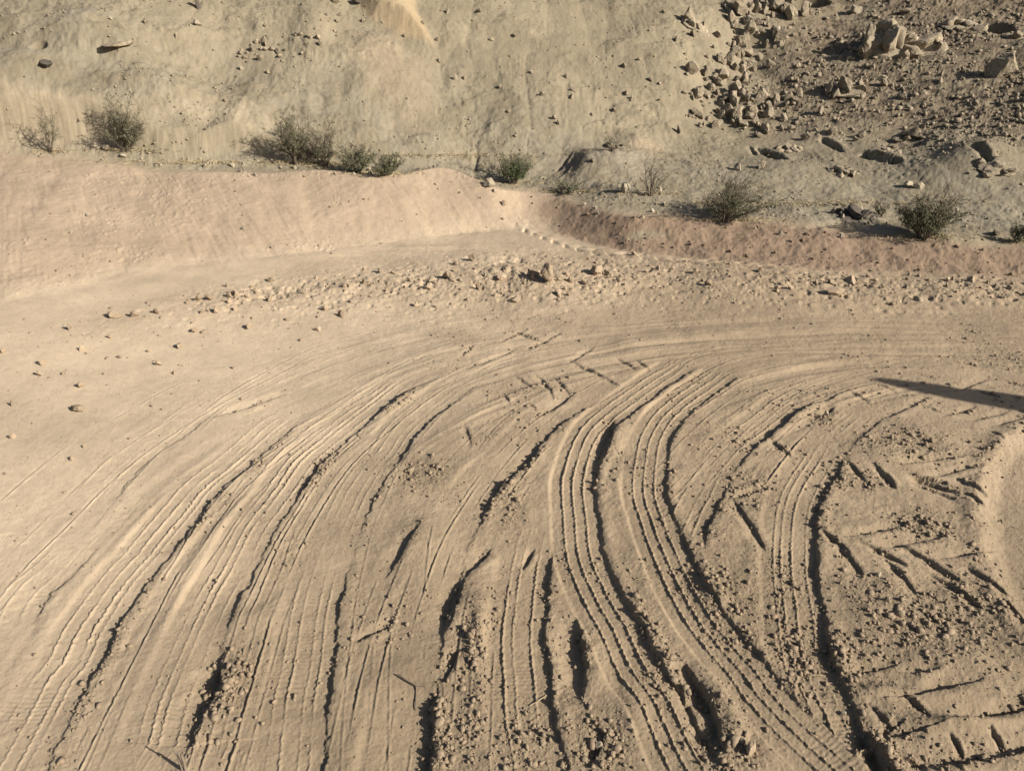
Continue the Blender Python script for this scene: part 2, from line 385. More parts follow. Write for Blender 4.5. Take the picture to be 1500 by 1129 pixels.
streaks([(100, 380), (350, 372), (600, 362), (800, 368), (950, 385), (1200, 400)], 0.30, 0.014, 6, 407)
lugs([(760, 330), (840, 362), (930, 375), (1060, 388), (1200, 398)], 0.09, 0.16, 0.024, 5)
# single scored edges
track([(48, 940, .8), (60, 890), (75, 865), (105, 840, .9), (147, 797, .7), (177, 778, .3)], 0.26, 0.014, 3, 0.006, 0.006, seed=1)
track([(143, 753, .2), (167, 730, 1), (200, 692, 1), (233, 663, .7), (267, 642, .6), (333, 593, .6), (376, 570, .3)], 0.26, 0.012, 3, 0.005, 0.006, seed=2)
track([(340, 615, .5), (365, 600, 1), (397, 585, .6)], 0.2, 0.014, 0, seed=3)
# A
track([(68, 1123, .9), (93, 1073, .9), (128, 1000, .8), (150, 970, .9), (170, 923, 1), (180, 907), (217, 852), (250, 813, .9), (260, 798), (300, 747), (323, 717), (360, 687, 1), (390, 660, .9), (420, 635, .7), (450, 617, .4), (500, 597, .35), (560, 560, .3)], 0.255, 0.018, 4, 0.011, 0.008, seed=4, crumb=.6)
# B
track([(262, 1129, .4), (283, 1090, .7), (297, 1027, .9), (313, 980, .8), (353, 877, .8), (367, 850, 1), (383, 817, 1), (400, 780), (413, 760), (437, 727, 1.2), (467, 683, 1), (500, 653, .8), (537, 623, .7), (570, 597, .8), (600, 573, .9), (633, 557, .5)], 0.255, 0.020, 4, 0.012, 0.008, seed=5, crumb=.9)
# C
track([(477, 1127, 1.3), (480, 1063, 1.2), (483, 1010, 1.1), (490, 967, .9), (497, 890, .7), (508, 840, .3), (523, 793, .5), (537, 757, .9), (550, 727, 1), (567, 697, .9), (593, 663, .8), (613, 633, .8), (643, 607, .9), (667, 590, .7), (700, 568, .5), (760, 553, .2)], 0.255, 0.028, 4, 0.010, 0.010, seed=6, crumb=.8)
# D
track([(627, 1127, 1.2), (633, 1040, 1.2), (640, 1000, .5), (648, 930, .7), (660, 885, 1.2), (667, 867, 1.2), (677, 843, .8), (687, 803, .6), (703, 770, .7), (717, 740, .8), (733, 713, .9), (747, 697, .9), (777, 667, .8), (800, 640, .8), (833, 613, .9), (880, 587, .6), (950, 560, .2)], 0.26, 0.029, 0, 0.0, 0.011, seed=7, crumb=1.0)
# E
track([(828, 1107, .6), (813, 1047, .8), (807, 993, 1.1), (800, 940, 1.2), (802, 890, .9), (805, 847, .9), (810, 817, .7), (822, 770, .3), (840, 720, .2)], 0.26, 0.029, 3, 0.012, 0.012, seed=8, crumb=.7)
# H
track([(1025, 823, .8), (1033, 783, .9), (1047, 750, 1.1), (1060, 727, 1.1), (1083, 683, 1), (1110, 653, 1), (1147, 623, 1), (1180, 597, .8), (1217, 583, .6), (1247, 568, .4), (1330, 552, .2)], 0.25, 0.028, 3, 0.009, 0.011, seed=9, crumb=.9)
# I
track([(1310, 1127, 1.2), (1283, 1090, 1.2), (1267, 1063, 1.2), (1253, 1037, 1.2), (1233, 997, 1.2), (1217, 947, 1.1), (1207, 890, .9), (1200, 847, 1), (1197, 793, 1.1), (1200, 750, .9), (1213, 717, .6), (1230, 690, .7), (1237, 677, .8), (1257, 647, .9), (1280, 623, .8), (1303, 608, .5), (1370, 590, .2)], 0.27, 0.030, 4, 0.010, 0.013, seed=10, crumb=1.0)
# the crisp twin print
track([(1062, 1129, .8), (1030, 1070, 1), (1005, 1020, 1), (987, 993, 1), (967, 967), (940, 913), (913, 867), (893, 827, .9), (883, 797, .8), (878, 757, .7), (873, 715, 1.1), (876, 690, 1.3), (887, 650, 1.3), (907, 623, 1.1), (960, 580, .8), (1000, 550, .8), (1030, 530, .5)], 0.25, 0.021, 3, 0.0115, 0.010, seed=11, crumb=.8, fade=.25, lwall=.022, var=.2, tilt=.40)
track([(1290, 1129, .8), (1253, 1097), (1200, 1053), (1153, 1007), (1127, 973), (1087, 930), (1060, 897, 1.1), (1030, 847, 1.1), (1003, 790, 1), (990, 757, 1), (978, 723, .8), (978, 680, .6), (985, 640, .7), (1007, 607, .9), (1050, 573, 1), (1093, 543, .6)], 0.25, 0.021, 3, 0.0115, 0.010, seed=12, crumb=.8, fade=.25, lwall=.022, var=.2, tilt=.40)
# tractor print at the right, the smooth windrow beyond it
def gouge(u1, v1, u2, v2, wid=.05, depth=.04):
    """one bar of a tractor tyre's print: sheer on the side towards the sun, a slope on the other, a heaped rim"""
    x, y, _, t = march([u1, u2], [v1, v2], base)
    dx, dy = x[1] - x[0], y[1] - y[0]; L = math.hypot(dx, dy); dx /= L; dy /= L
    x = np.array([x[0] - .13 * L * dx, x[1] + .13 * L * dx]); y = np.array([y[0] - .13 * L * dy, y[1] + .13 * L * dy]); L *= 1.26; wid = min(wid, .17 * L)
    nx, ny = -dy, dx
    if nx * SUN_XY[0] + ny * SUN_XY[1] < 0: nx, ny = -nx, -ny
    w = window(min(x) - .3, max(x) + .3, min(y) - .3, max(y) + .3); X, Y = GX[w], GY[w]
    sd = int(u1 + v1 * 3)
    q = ((X - x[0]) * nx + (Y - y[0]) * ny + 0.012 * fbm(X, Y, 6, 4, .6, sd) + min(.030, .26 * wid) * fbm(X, Y, 30, 4, .65, sd + 1)) / wid
    p = ((X - x[0]) * dx + (Y - y[0]) * dy) / L
    p = p + 0.06 * vnoise(X * 20, Y * 20, sd)
    e = np.clip(1 - ((p - .5) / .80) ** 2, 0, 1) ** .9 * (0.9 + 0.3 * vnoise(p * 3.0, p * 0 + sd, sd))
    q = q - .55 + 0.5 * (p - .5) ** 2 * 4 * .5
    ROUGH[w] = np.maximum(ROUGH[w], .75 * e * np.exp(-((q + .3) / 1.5) ** 2) * sstep(-.35, .35, fbm(X, Y, 9, 3, .5, sd + 2)))
    depth = depth * .85
    Hh[w] += depth * e * (-sstep(-3.2, -.15, q) * sstep(.14, -.12, q) + 0.36 * np.exp(-((q - .95) / .95) ** 2))
for g, wid_, dep_ in HOLLOWS: gouge(g[0] + .16 * (g[2] - g[0]), g[1] + .16 * (g[3] - g[1]), g[2] - .16 * (g[2] - g[0]), g[3] - .16 * (g[3] - g[1]), wid=wid_ * .5, depth=dep_ * .62)
GL = [(1212, 783, 1235, 802), (1273, 800, 1310, 818), (1340, 808, 1390, 838), (1383, 852, 1420, 877), (1237, 810, 1257, 833), (1308, 830, 1332, 857), (1433, 838, 1470, 862), (1477, 880, 1498, 908), (1315, 796, 1373, 784), (1398, 812, 1443, 803),
      (1255, 982, 1300, 974), (1333, 984, 1363, 981), (1325, 1017, 1405, 1000), (1427, 1052, 1497, 1037), (1300, 1075, 1360, 1065), (1377, 1118, 1465, 1105), (1330, 1025, 1352, 1042), (1280, 1038, 1300, 1057), (1395, 1080, 1408, 1097), (1457, 1073, 1470, 1090), (1323, 1108, 1347, 1120), (1490, 1100, 1540, 1085), (1500, 1010, 1560, 998),
      (1378, 693, 1422, 683), (1342, 675, 1393, 668), (1260, 781, 1307, 772), (1080, 727, 1113, 718), (1312, 602, 1347, 587), (1393, 605, 1420, 598), (1433, 613, 1467, 606), (1467, 622, 1500, 613), (1403, 568, 1437, 558), (1347, 698, 1390, 708), (1353, 710, 1387, 720), (1413, 703, 1437, 715), (1420, 722, 1437, 732), (1300, 697, 1310, 708), (1247, 680, 1262, 697), (1286, 683, 1304, 702),
      (1083, 747, 1110, 787), (1137, 650, 1153, 663), (1353, 593, 1373, 600), (1437, 573, 1457, 579), (1480, 560, 1500, 566), (1457, 635, 1467, 642), (1290, 562, 1307, 568), (1248, 572, 1267, 582), (1350, 547, 1366, 551),
      (908, 527, 925, 537), (937, 530, 948, 537), (853, 538, 893, 558), (788, 553, 798, 565), (800, 566, 809, 578), (820, 562, 832, 575), (763, 557, 777, 567), (738, 582, 745, 589), (773, 593, 783, 597), (683, 630, 688, 647), (680, 521, 690, 511), (755, 488, 790, 500), (785, 508, 812, 494), (703, 535, 740, 520), (740, 500, 762, 488), (840, 528, 862, 514)]
for k, g in enumerate(GL):
    near_ = max(g[1], g[3]); big = math.hypot(g[2] - g[0], g[3] - g[1])
    wd_ = 1.1 if big > 55 and near_ > 960 else 1.0
    sc_ = 0.6 if near_ < 700 else 0.85 if near_ < 880 else 1.1
    gouge(*g, wid=wd_ * .013 + .00019 * big * (1 if near_ > 640 else 1.4), depth=(.012 + .00022 * big) * (1.1 if near_ > 650 else .7))
P = line_world([(1540, 960), (1500, 905), (1478, 878), (1455, 820), (1443, 760), (1447, 695), (1478, 645), (1530, 615), (1600, 600)], 0)
w, D, S, A, E, L = along(P, 0.7)
D = D + 0.012 * fbm(GX[w], GY[w], 5, 3, .5, 330)
m = sstep(-0.03, 0.10, D + .012 * fbm(GX[w], GY[w], 22, 3, .6, 334)) * sstep(0.62, 0.5, D) * sstep(.3, 0, E)
Hh[w] = Hh[w] * (1 - m) + (REF[w] - 0.03 + .002 * fbm(GX[w], GY[w], 20, 3, .6, 331)) * m
Hh[w] += 0.012 * np.exp(-((D + .05) / .05) ** 2) * sstep(.3, 0, E) * (1 + .8 * fbm(GX[w], GY[w], 7, 4, .65, 332))
ROUGH[w] = np.maximum(ROUGH[w], .7 * np.exp(-((D + .05) / .07) ** 2) * sstep(-.2, .4, fbm(GX[w], GY[w], 5, 3, .5, 333)))
def scores(px, offs, hgt=.007, wd=.005, seed=0, gate=-.1, fade=.5):
    mo = max(abs(o) for o in offs) + .1
    P = line_world(px); w, D, S, A, E, L = along(P, mo)
    end = sstep(fade, 0, E) * sstep(0, fade, L - S + 1e-3) * A * in_yard[w]
    sel = (np.abs(D) < mo) & (end > .01)
    D = D[sel]; S = S[sel]; X = GX[w][sel]; Y = GY[w][sel]; end = end[sel]; acc = np.zeros(D.shape)
    D = D + .010 * fbm(X, Y, 1.2, 2, .5, 700 + seed) + .0016 * vnoise(X * 100, Y * 100, 701 + seed)
    rnd = random.Random(seed)
    for i, o in enumerate(offs):
        o = o + rnd.uniform(-.022, .022); hk = hgt * rnd.uniform(.35, 1.05)
        q = D - o - .03 * vn1(S, .8, i * 3.1, 710 + seed)
        g = np.exp(-(q / wd) ** 2) - 0.55 * np.exp(-((q + 2.2 * wd) / (1.4 * wd)) ** 2)
        acc += hk * g * sstep(gate - .25, gate + .25, fbm1(S, i * 7.7, 1.4, 4, .6, 720 + seed + i)) * (.7 + .3 * vn1(S, 28, i, 730 + seed))
    H_ = Hh[w]; H_[sel] += acc * end; Hh[w] = H_
EA = [(68, 1123), (128, 1000), (170, 923), (217, 852), (260, 798), (323, 717), (390, 660), (450, 617), (520, 577), (620, 530), (760, 490)]
scores(EA, [-.95, -.80, -.68, -.58, -.48, -.40, -.32], .0065, .005, 1, .1)
scores(EA, [.03, .08, .13, .19], .007, .0045, 2, 0)
EB = [(262, 1129), (297, 1027), (353, 877), (400, 780), (467, 683), (537, 623), (633, 557), (740, 515), (900, 480)]
scores(EB, [.03, .07, .12, .17, .22, -.30, -.34], .008, .0045, 3, -.1)
EC = [(477, 1127), (490, 967), (510, 840), (550, 727), (613, 633), (700, 568), (800, 532), (950, 503), (1200, 480), (1500, 478)]
scores(EC, [.06, .13, .24, .34, .41, -.29], .0075, .0045, 4, .15)
ED = [(627, 1127), (648, 930), (687, 803), (747, 697), (833, 613), (950, 550), (1100, 515), (1350, 500), (1600, 505)]
scores(ED, [-.22, -.17, -.12, -.07, .06, .13, .2, -.3, -.36], .0065, .0045, 5, .1)
scores([(900, 640, 0), (1000, 575), (1100, 530), (1300, 505), (1600, 515)], [-.3, -.24, -.19, -.13, -.06, 0, .07, .12, .2, .27], .008, .005, 6, .0)
scores([(1000, 800, 0), (1060, 727, .6), (1147, 623), (1247, 568), (1400, 535), (1600, 530)], [-.4, -.33, -.27, -.2, -.14, -.09, -.04, .06, .12], .008, .0048, 7, .0)
scores([(150, 800, 0), (260, 670, .7), (376, 570), (520, 500), (700, 462), (950, 440), (1300, 440)], [-.1, 0, .14, .27, .38, .50], .0055, .006, 8, .3)
scores([(500, 372), (700, 372), (900, 383), (1100, 392), (1300, 405), (1600, 415)], [-.2, -.12, -.05, .03, .1, .2], .008, .007, 9, .0)
scores([(800, 352), (930, 380), (1100, 395), (1350, 408)], [-.05, .05], .014, .010, 10, -.1)
# deep scuffs and pits
for g, wid_, dep_ in [((850, 995, 846, 930), .05, .045), ((1046, 1068, 1016, 1000), .085, .075), ((578, 820, 606, 778), .03, .022), ((538, 930, 565, 912), .03, .03), ((657, 902, 672, 858), .04, .028), ((296, 1038, 318, 972), .05, .04),
                      ((1268, 1080, 1290, 1118), .06, .05), ((884, 660, 896, 625), .04, .03), ((770, 680, 782, 662), .03, .03), ((690, 832, 712, 808), .03, .025), ((770, 822, 780, 808), .02, .02), ((1195, 610, 1216, 598), .05, .03), ((1350, 700, 1388, 712), .04, .03),
                      ((803, 600, 830, 583), .03, .02), ((655, 985, 668, 960), .03, .025), ((340, 603, 395, 585), .03, .02), ((868, 1110, 880, 1080), .05, .03)]:
    gouge(*g, wid=wid_, depth=dep_)
# soft humps of blown dust
for a in [(375, 905, 40, 22, .022), (1290, 660, 60, 18, .022), (620, 790, 40, 40, .025), (700, 905, 14, 60, .02), (560, 1000, 40, 30, .012), (1310, 1015, 60, 10, .025), (1400, 1060, 70, 10, .03), (1420, 960, 60, 20, .015), (930, 1040, 24, 40, .022), (1040, 870, 18, 30, .02)]:
    w, g = blob(*a[:4]); Hh[w] += a[4] * g
# crumbly places
for a in [(690, 950, 24, 70), (690, 1040, 22, 60, .7), (880, 1090, 40, 50), (1065, 1095, 44, 34), (330, 1010, 36, 60), (1350, 770, 50, 26), (1330, 650, 70, 28), (1360, 910, 110, 60, .9), (1270, 870, 40, 50, .7), (620, 690, 40, 22, .8), (750, 735, 24, 34, .8),
          (1205, 612, 26, 16), (1095, 715, 44, 40, .8), (1150, 860, 40, 60, .6), (1170, 960, 40, 70, .6), (1080, 640, 40, 30, .6), (800, 570, 50, 14, .4), (960, 720, 14, 50, .5), (1050, 870, 30, 60, .6), (550, 920, 40, 24, .5), (590, 900, 40, 40, .4), (420, 810, 30, 30, .5),
          (1440, 880, 60, 60, .7), (1250, 700, 40, 20, .5), (1440, 525, 60, 14, .5), (770, 1070, 40, 60, .4), (130, 1030, 30, 50, .35), (960, 1000, 20, 50, .6)]:
    rough_at(*a)
patch = sstep(0.0, 0.45, fbm(GX, GY, 2.2, 4, 0.55, 340))
RG = np.clip(ROUGH + 0.30 * patch * (1 - leftsoft) * in_yard + 0.05 * in_yard, 0, 1) * in_yard * fine
g1 = pebbles(GX, GY, 42, 351, 0.55, 0.12, 0.48) / 42
g2 = pebbles(GX, GY, 85, 353, 0.6, 0.12, 0.48) / 85
Hh += RG * (0.45 * g1 * sstep(0.25, 0.7, RG) + 0.75 * g2) + RG * 0.008 * fbm(GX, GY, 24, 4, 0.65, 355)
Hh += fine * in_yard * 0.0016 * fbm(GX, GY, 85, 2, 0.6, 357) * (1 - 0.5 * leftsoft)

# ------------------------------------------------------------------ height lookup on the finished sheet
def hgrid(x, y):
    x = np.asarray(x, float); y = np.asarray(y, float)
    r = np.clip(np.searchsorted(YR, y) - 1, 0, R - 2); fr = np.clip((y - YR[r]) / (YR[r + 1] - YR[r]), 0, 1)
    cv = x / halfw(y); c = np.clip(np.searchsorted(CC, cv) - 1, 0, C - 2); fc = np.clip((cv - CC[c]) / (CC[c + 1] - CC[c]), 0, 1)
    return (Hh[r, c] * (1 - fc) + Hh[r, c + 1] * fc) * (1 - fr) + (Hh[r + 1, c] * (1 - fc) + Hh[r + 1, c + 1] * fc) * fr
def rough_lookup(x, y):
    r = np.clip(np.searchsorted(YR, y) - 1, 0, R - 2); c = np.clip(np.searchsorted(CC, x / halfw(y)) - 1, 0, C - 2)
    return r, c

# ------------------------------------------------------------------ soil colours (with some painted shade and darkening by place)
def col(*c): return np.array(c, np.float32)
dust = col(.360, .286, .203); tan = col(.256, .196, .132); pink = col(.292, .224, .158); red = col(.182, .130, .090); olive = col(.176, .147, .101); brown = col(.140, .110, .075)
greyv = col(.182, .157, .114); pale = col(.205, .172, .118); orange = col(.255, .196, .122); pinkhill = col(.222, .175, .120); litter = col(.072, .055, .038)  # litter: scrub litter plus its grazing shadows, painted as one dark colour
def mix(a, b, m): return a + (b - a) * m[..., None]
K = np.empty((R, C, 3), np.float32); K[:] = tan
K = mix(K, dust, np.clip(sstep(1.0, -2.4, GX - 0.48 * (GY - 4.2) + 0.35 * fbm(GX, GY, 0.5, 3, .5, 503)), 0, 1).astype(np.float32))
pn = fbm(GX, GY, 0.7, 4, 0.55, 501); pn2 = fbm(GX, GY, 4.5, 4, 0.6, 502)
near_dark = col(.196, .150, .099)
K = mix(K, near_dark, (0.75 * sstep(4.4, 2.0, GY + 0.5 * pn + .35 * pn2) * sstep(-2.4, -.2, GX + .4 * pn)).astype(np.float32))  # ground colour darkened by location towards the camera, broken up by noise
K = mix(K, pink, 0.45 * sstep(-.2, .5, pn).astype(np.float32) * sstep(4.5, 6.5, GY).astype(np.float32))
K = mix(K, col(.180, .137, .090), (0.7 * np.clip(RG, 0, 1)).astype(np.float32))
K = mix(K, col(.285, .218, .146), (0.4 * STRIP).astype(np.float32))
bankc = np.where(right[..., None] > 0, pink + (red - pink) * sstep(-0.25, 0.75, GX + 0.35 * pn2 - 0.28 * (GY - 8.5))[..., None], pink)
bm_ = on_bank * sstep(-0.1, 0.45, GY - YB + 0.25 * pn2 + right * .4)
K = mix(K, bankc.astype(np.float32), bm_.astype(np.float32))
hillc = np.empty((R, C, 3), np.float32); hillc[:] = olive
hillc = mix(hillc, pale, (0.4 * sstep(-.2, 0.6, pn + 0.3 * pn2)).astype(np.float32))
hillc = mix(hillc, greyv, (0.8 * lowband * sstep(-0.4, 0.2, pn2)).astype(np.float32))
hillc = mix(hillc, brown, (hi_r * sstep(-.65, .2, pn2 + 0.5 * dens)).astype(np.float32))
hillc = mix(hillc, litter, (0.75 * hi_r * sstep(.02, .30, fbm(GX * .55, GY * 1.2, 11, 4, .6, 504) + .25 * pn2)).astype(np.float32))  # stretched dark flecks: scrub litter plus its grazing shadows, painted into the colour
hillc = mix(hillc, pale, (0.8 * sstep(-0.25, -0.05, GY - ysc) * sstep(0.3, 0.0, GY - ysc) * (amt > .05)).astype(np.float32))
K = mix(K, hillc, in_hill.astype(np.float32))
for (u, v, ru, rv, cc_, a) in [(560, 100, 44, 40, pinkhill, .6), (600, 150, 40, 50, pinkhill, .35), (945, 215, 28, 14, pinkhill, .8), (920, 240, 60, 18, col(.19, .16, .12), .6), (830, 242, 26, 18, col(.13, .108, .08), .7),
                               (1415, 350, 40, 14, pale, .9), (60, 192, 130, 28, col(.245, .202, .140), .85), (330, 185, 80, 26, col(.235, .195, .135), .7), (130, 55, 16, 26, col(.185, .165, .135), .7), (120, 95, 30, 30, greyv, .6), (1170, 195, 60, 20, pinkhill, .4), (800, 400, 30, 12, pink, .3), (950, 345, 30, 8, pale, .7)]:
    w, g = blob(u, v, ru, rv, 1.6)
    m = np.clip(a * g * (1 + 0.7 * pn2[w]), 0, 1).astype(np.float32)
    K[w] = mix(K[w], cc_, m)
K = mix(K, orange, (0.9 * sstep(0.03, -0.05, ORANGE)).astype(np.float32))
K *= (1 + 0.11 * pn2 + 0.11 * pn + 0.10 * fbm(GX * .8, GY, 1.9, 3, .5, 505))[..., None].astype(np.float32)
K = np.clip(K, 0.02, 0.7)

# ------------------------------------------------------------------ materials
def nodes_of(name):
    m = bpy.data.materials.new(name); m.use_nodes = True
    nt = m.node_tree; b = nt.nodes['Principled BSDF']
    b.inputs['Roughness'].default_value = 0.95; b.inputs['Specular IOR Level'].default_value = 0.12
    return m, nt, b
def noise_node(nt, vec, scale, detail=4, rough=0.6):
    n = nt.nodes.new('ShaderNodeTexNoise'); n.inputs['Scale'].default_value = scale; n.inputs['Detail'].default_value = detail; n.inputs['Roughness'].default_value = rough
    nt.links.new(vec, n.inputs['Vector']); return n
def ramp(nt, fac, stops):
    r = nt.nodes.new('ShaderNodeValToRGB'); e = r.color_ramp.elements
    while len(e) < len(stops): e.new(0.5)
    for i, (p, c) in enumerate(stops):
        e[i].position = p; e[i].color = (*c, 1) if len(c) == 3 else c
    nt.links.new(fac, r.inputs['Fac']); return r

def soil_material():
    m, nt, b = nodes_of('dry_soil')
    at = nt.nodes.new('ShaderNodeAttribute'); at.attribute_name = 'soil'
    geo = nt.nodes.new('ShaderNodeNewGeometry')
    n = noise_node(nt, geo.outputs['Position'], 22, 8, 0.72)
    r = ramp(nt, n.outputs['Fac'], [(0.30, (.88, .87, .86)), (0.5, (1, 1, 1)), (0.72, (1.09, 1.085, 1.08))])
    mx = nt.nodes.new('ShaderNodeMix'); mx.data_type = 'RGBA'; mx.blend_type = 'MULTIPLY'; mx.inputs['Factor'].default_value = 1
    nt.links.new(at.outputs['Color'], mx.inputs['A']); nt.links.new(r.outputs['Color'], mx.inputs['B'])
    vo = nt.nodes.new('ShaderNodeTexVoronoi'); vo.inputs['Scale'].default_value = 95; nt.links.new(geo.outputs['Position'], vo.inputs['Vector'])
    sp = ramp(nt, vo.outputs['Color'], [(0.0, (.72, .70, .68)), (0.10, (1, 1, 1)), (0.93, (1, 1, 1)), (1.0, (1.35, 1.33, 1.30))])
    mx2 = nt.nodes.new('ShaderNodeMix'); mx2.data_type = 'RGBA'; mx2.blend_type = 'MULTIPLY'; mx2.inputs['Factor'].default_value = 0.45
    nt.links.new(mx.outputs['Result'], mx2.inputs['A']); nt.links.new(sp.outputs['Color'], mx2.inputs['B'])
    nt.links.new(mx2.outputs['Result'], b.inputs['Base Color'])
    n2 = noise_node(nt, geo.outputs['Position'], 130, 5, 0.7)
    bp = nt.nodes.new('ShaderNodeBump'); bp.inputs['Strength'].default_value = 0.5; bp.inputs['Distance'].default_value = 0.006
    nt.links.new(n2.outputs['Fac'], bp.inputs['Height'])
    n3 = noise_node(nt, geo.outputs['Position'], 420, 3, 0.7)
    bp2 = nt.nodes.new('ShaderNodeBump'); bp2.inputs['Strength'].default_value = 0.55; bp2.inputs['Distance'].default_value = 0.0025
    nt.links.new(n3.outputs['Fac'], bp2.inputs['Height']); nt.links.new(bp.outputs['Normal'], bp2.inputs['Normal']); nt.links.new(bp2.outputs['Normal'], b.inputs['Normal'])
    return m
SOIL = soil_material()

def stone_material(name, c0, c1, dust=(.42, .33, .22), scale=9.0):
    m, nt, b = nodes_of(name)
    tc = nt.nodes.new('ShaderNodeTexCoord'); oi = nt.nodes.new('ShaderNodeObjectInfo')
    geo = nt.nodes.new('ShaderNodeNewGeometry')
    n = noise_node(nt, geo.outputs['Position'], scale, 8, 0.7)
    r = ramp(nt, n.outputs['Fac'], [(0.28, c0), (0.72, c1)])
    hs = nt.nodes.new('ShaderNodeHueSaturation')
    mr = nt.nodes.new('ShaderNodeMapRange'); mr.inputs['To Min'].default_value = 0.78; mr.inputs['To Max'].default_value = 1.18
    nt.links.new(oi.outputs['Random'], mr.inputs['Value']); nt.links.new(mr.outputs['Result'], hs.inputs['Value'])
    nt.links.new(r.outputs['Color'], hs.inputs['Color'])
    nt.links.new(hs.outputs['Color'], b.inputs['Base Color'])
    n2 = noise_node(nt, geo.outputs['Position'], 45, 6, 0.7)
    bp = nt.nodes.new('ShaderNodeBump'); bp.inputs['Strength'].default_value = 0.6; bp.inputs['Distance'].default_value = 0.012
    nt.links.new(n2.outputs['Fac'], bp.inputs['Height']); nt.links.new(bp.outputs['Normal'], b.inputs['Normal'])
    return m
ROCK = stone_material('weathered_rock', (.095, .077, .055), (.300, .248, .176), scale=26)
PALE = stone_material('pale_rock', (.19, .158, .113), (.32, .272, .203))
CLOD = stone_material('soil_clod', (.20, .153, .105), (.29, .222, .153))
DARKSHADEROCK = stone_material('dark_shade_rock', (.05, .042, .036), (.12, .1, .08))  # dark stones; also carries the painted shade of the ditch and the hole
def plain(name, c0, c1, scale=30):
    m, nt, b = nodes_of(name); geo = nt.nodes.new('ShaderNodeNewGeometry')
    n = noise_node(nt, geo.outputs['Position'], scale, 4, 0.6)
    r = ramp(nt, n.outputs['Fac'], [(0.3, c0), (0.7, c1)]); nt.links.new(r.outputs['Color'], b.inputs['Base Color']); return m
BARK = plain('twig_bark', (.065, .052, .038), (.145, .118, .086))
LEAF = plain('olive_leaf', (.078, .082, .046), (.165, .168, .096))
LEAFGREY = plain('grey_leaf', (.115, .114, .070), (.205, .198, .125))
LEAFGREEN = plain('green_leaf', (.050, .070, .030), (.11, .132, .062))
STRAW = plain('dry_straw', (.28, .22, .13), (.38, .31, .19))
WOOD = plain('grey_wood', (.11, .088, .065), (.19, .15, .11), 12)

# ------------------------------------------------------------------ mesh output
def mesh_obj(name, V, Fq, mat, smooth=True, parent=None, link=True):
    me = bpy.data.meshes.new(name)
    V = np.asarray(V, np.float32); Fq = np.asarray(Fq, np.int32)
    k = Fq.shape[1]
    me.vertices.add(len(V)); me.vertices.foreach_set('co', V.ravel())
    me.loops.add(Fq.size); me.loops.foreach_set('vertex_index', Fq.ravel())
    me.polygons.add(len(Fq)); me.polygons.foreach_set('loop_start', np.arange(0, Fq.size, k, dtype=np.int32))
    me.update(calc_edges=True)
    if smooth: me.polygons.foreach_set('use_smooth', np.ones(len(Fq), bool))
    me.materials.append(mat)
    o = bpy.data.objects.new(name, me)
    if link: COL.objects.link(o)
    if parent: o.parent = parent
    return o

def sheet(name, facemask):
    r, c = np.nonzero(facemask)
    i0 = r * C + c
    quads = np.stack([i0, i0 + 1, i0 + C + 1, i0 + C], 1)
    used, inv = np.unique(quads, return_inverse=True)
    V = np.stack([GX.ravel()[used], GY.ravel()[used], Hh.ravel()[used]], 1)
    o = mesh_obj(name, V, inv.reshape(-1, 4), SOIL)
    ca = o.data.color_attributes.new('soil', 'FLOAT_COLOR', 'POINT')
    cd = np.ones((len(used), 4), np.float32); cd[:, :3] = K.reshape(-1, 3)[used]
    ca.data.foreach_set('color', cd.ravel())
    o['kind'] = 'structure'
    return o
jag = 0.10 * fbm(GX, GY, 5, 3, 0.6, 601)
reg = np.zeros((R, C), np.int8)
reg[(GY - YB + jag) > 0.0] = 1
reg[(GY - YC + 0.5 * jag) > 0.10] = 2
fr = reg[:-1, :-1]
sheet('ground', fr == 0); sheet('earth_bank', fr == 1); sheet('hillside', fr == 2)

# ------------------------------------------------------------------ stones
def rock_variant(seed, sub=3, cuts=9, stretch=(1, 1, 1), rough=0.10, round_=0.0):
    rnd = random.Random(seed)
    bm = bmesh.new(); bmesh.ops.create_icosphere(bm, subdivisions=sub, radius=1.0)
    V = np.array([v.co[:] for v in bm.verts]); T = np.array([[v.index for v in f.verts] for f in bm.faces]); bm.free()
    for _ in range(cuts):
        n = np.array([rnd.gauss(0, 1) for _ in range(3)]); n /= np.linalg.norm(n)
        d = rnd.uniform(0.45, 0.85) + round_
        s = V @ n - d; m = s > 0
        V[m] -= np.outer(s[m], n) * 0.97
    q = fbm(V[:, 0] * 1.7 + V[:, 2] * 0.9 + seed, V[:, 1] * 1.7 - V[:, 2] * 1.1, 1.3, 4, 0.6, seed)
    q2 = 1 - 2 * np.abs(fbm(V[:, 0] * 2 + V[:, 1] * 1.1, V[:, 2] * 2.6 - V[:, 1] * .7, 2.2, 4, 0.6, seed + 5))
    V *= (1 + rough * q + 0.5 * rough * q2)[:, None]
    V *= np.array(stretch)
    V[:, 2] -= V[:, 2].min()
    ext = V.max(0) - V.min(0); V[:, 0] -= (V[:, 0].max() + V[:, 0].min()) / 2; V[:, 1] -= (V[:, 1].max() + V[:, 1].min()) / 2
    V /= ext[0]
    return V, T
MESHES = {}
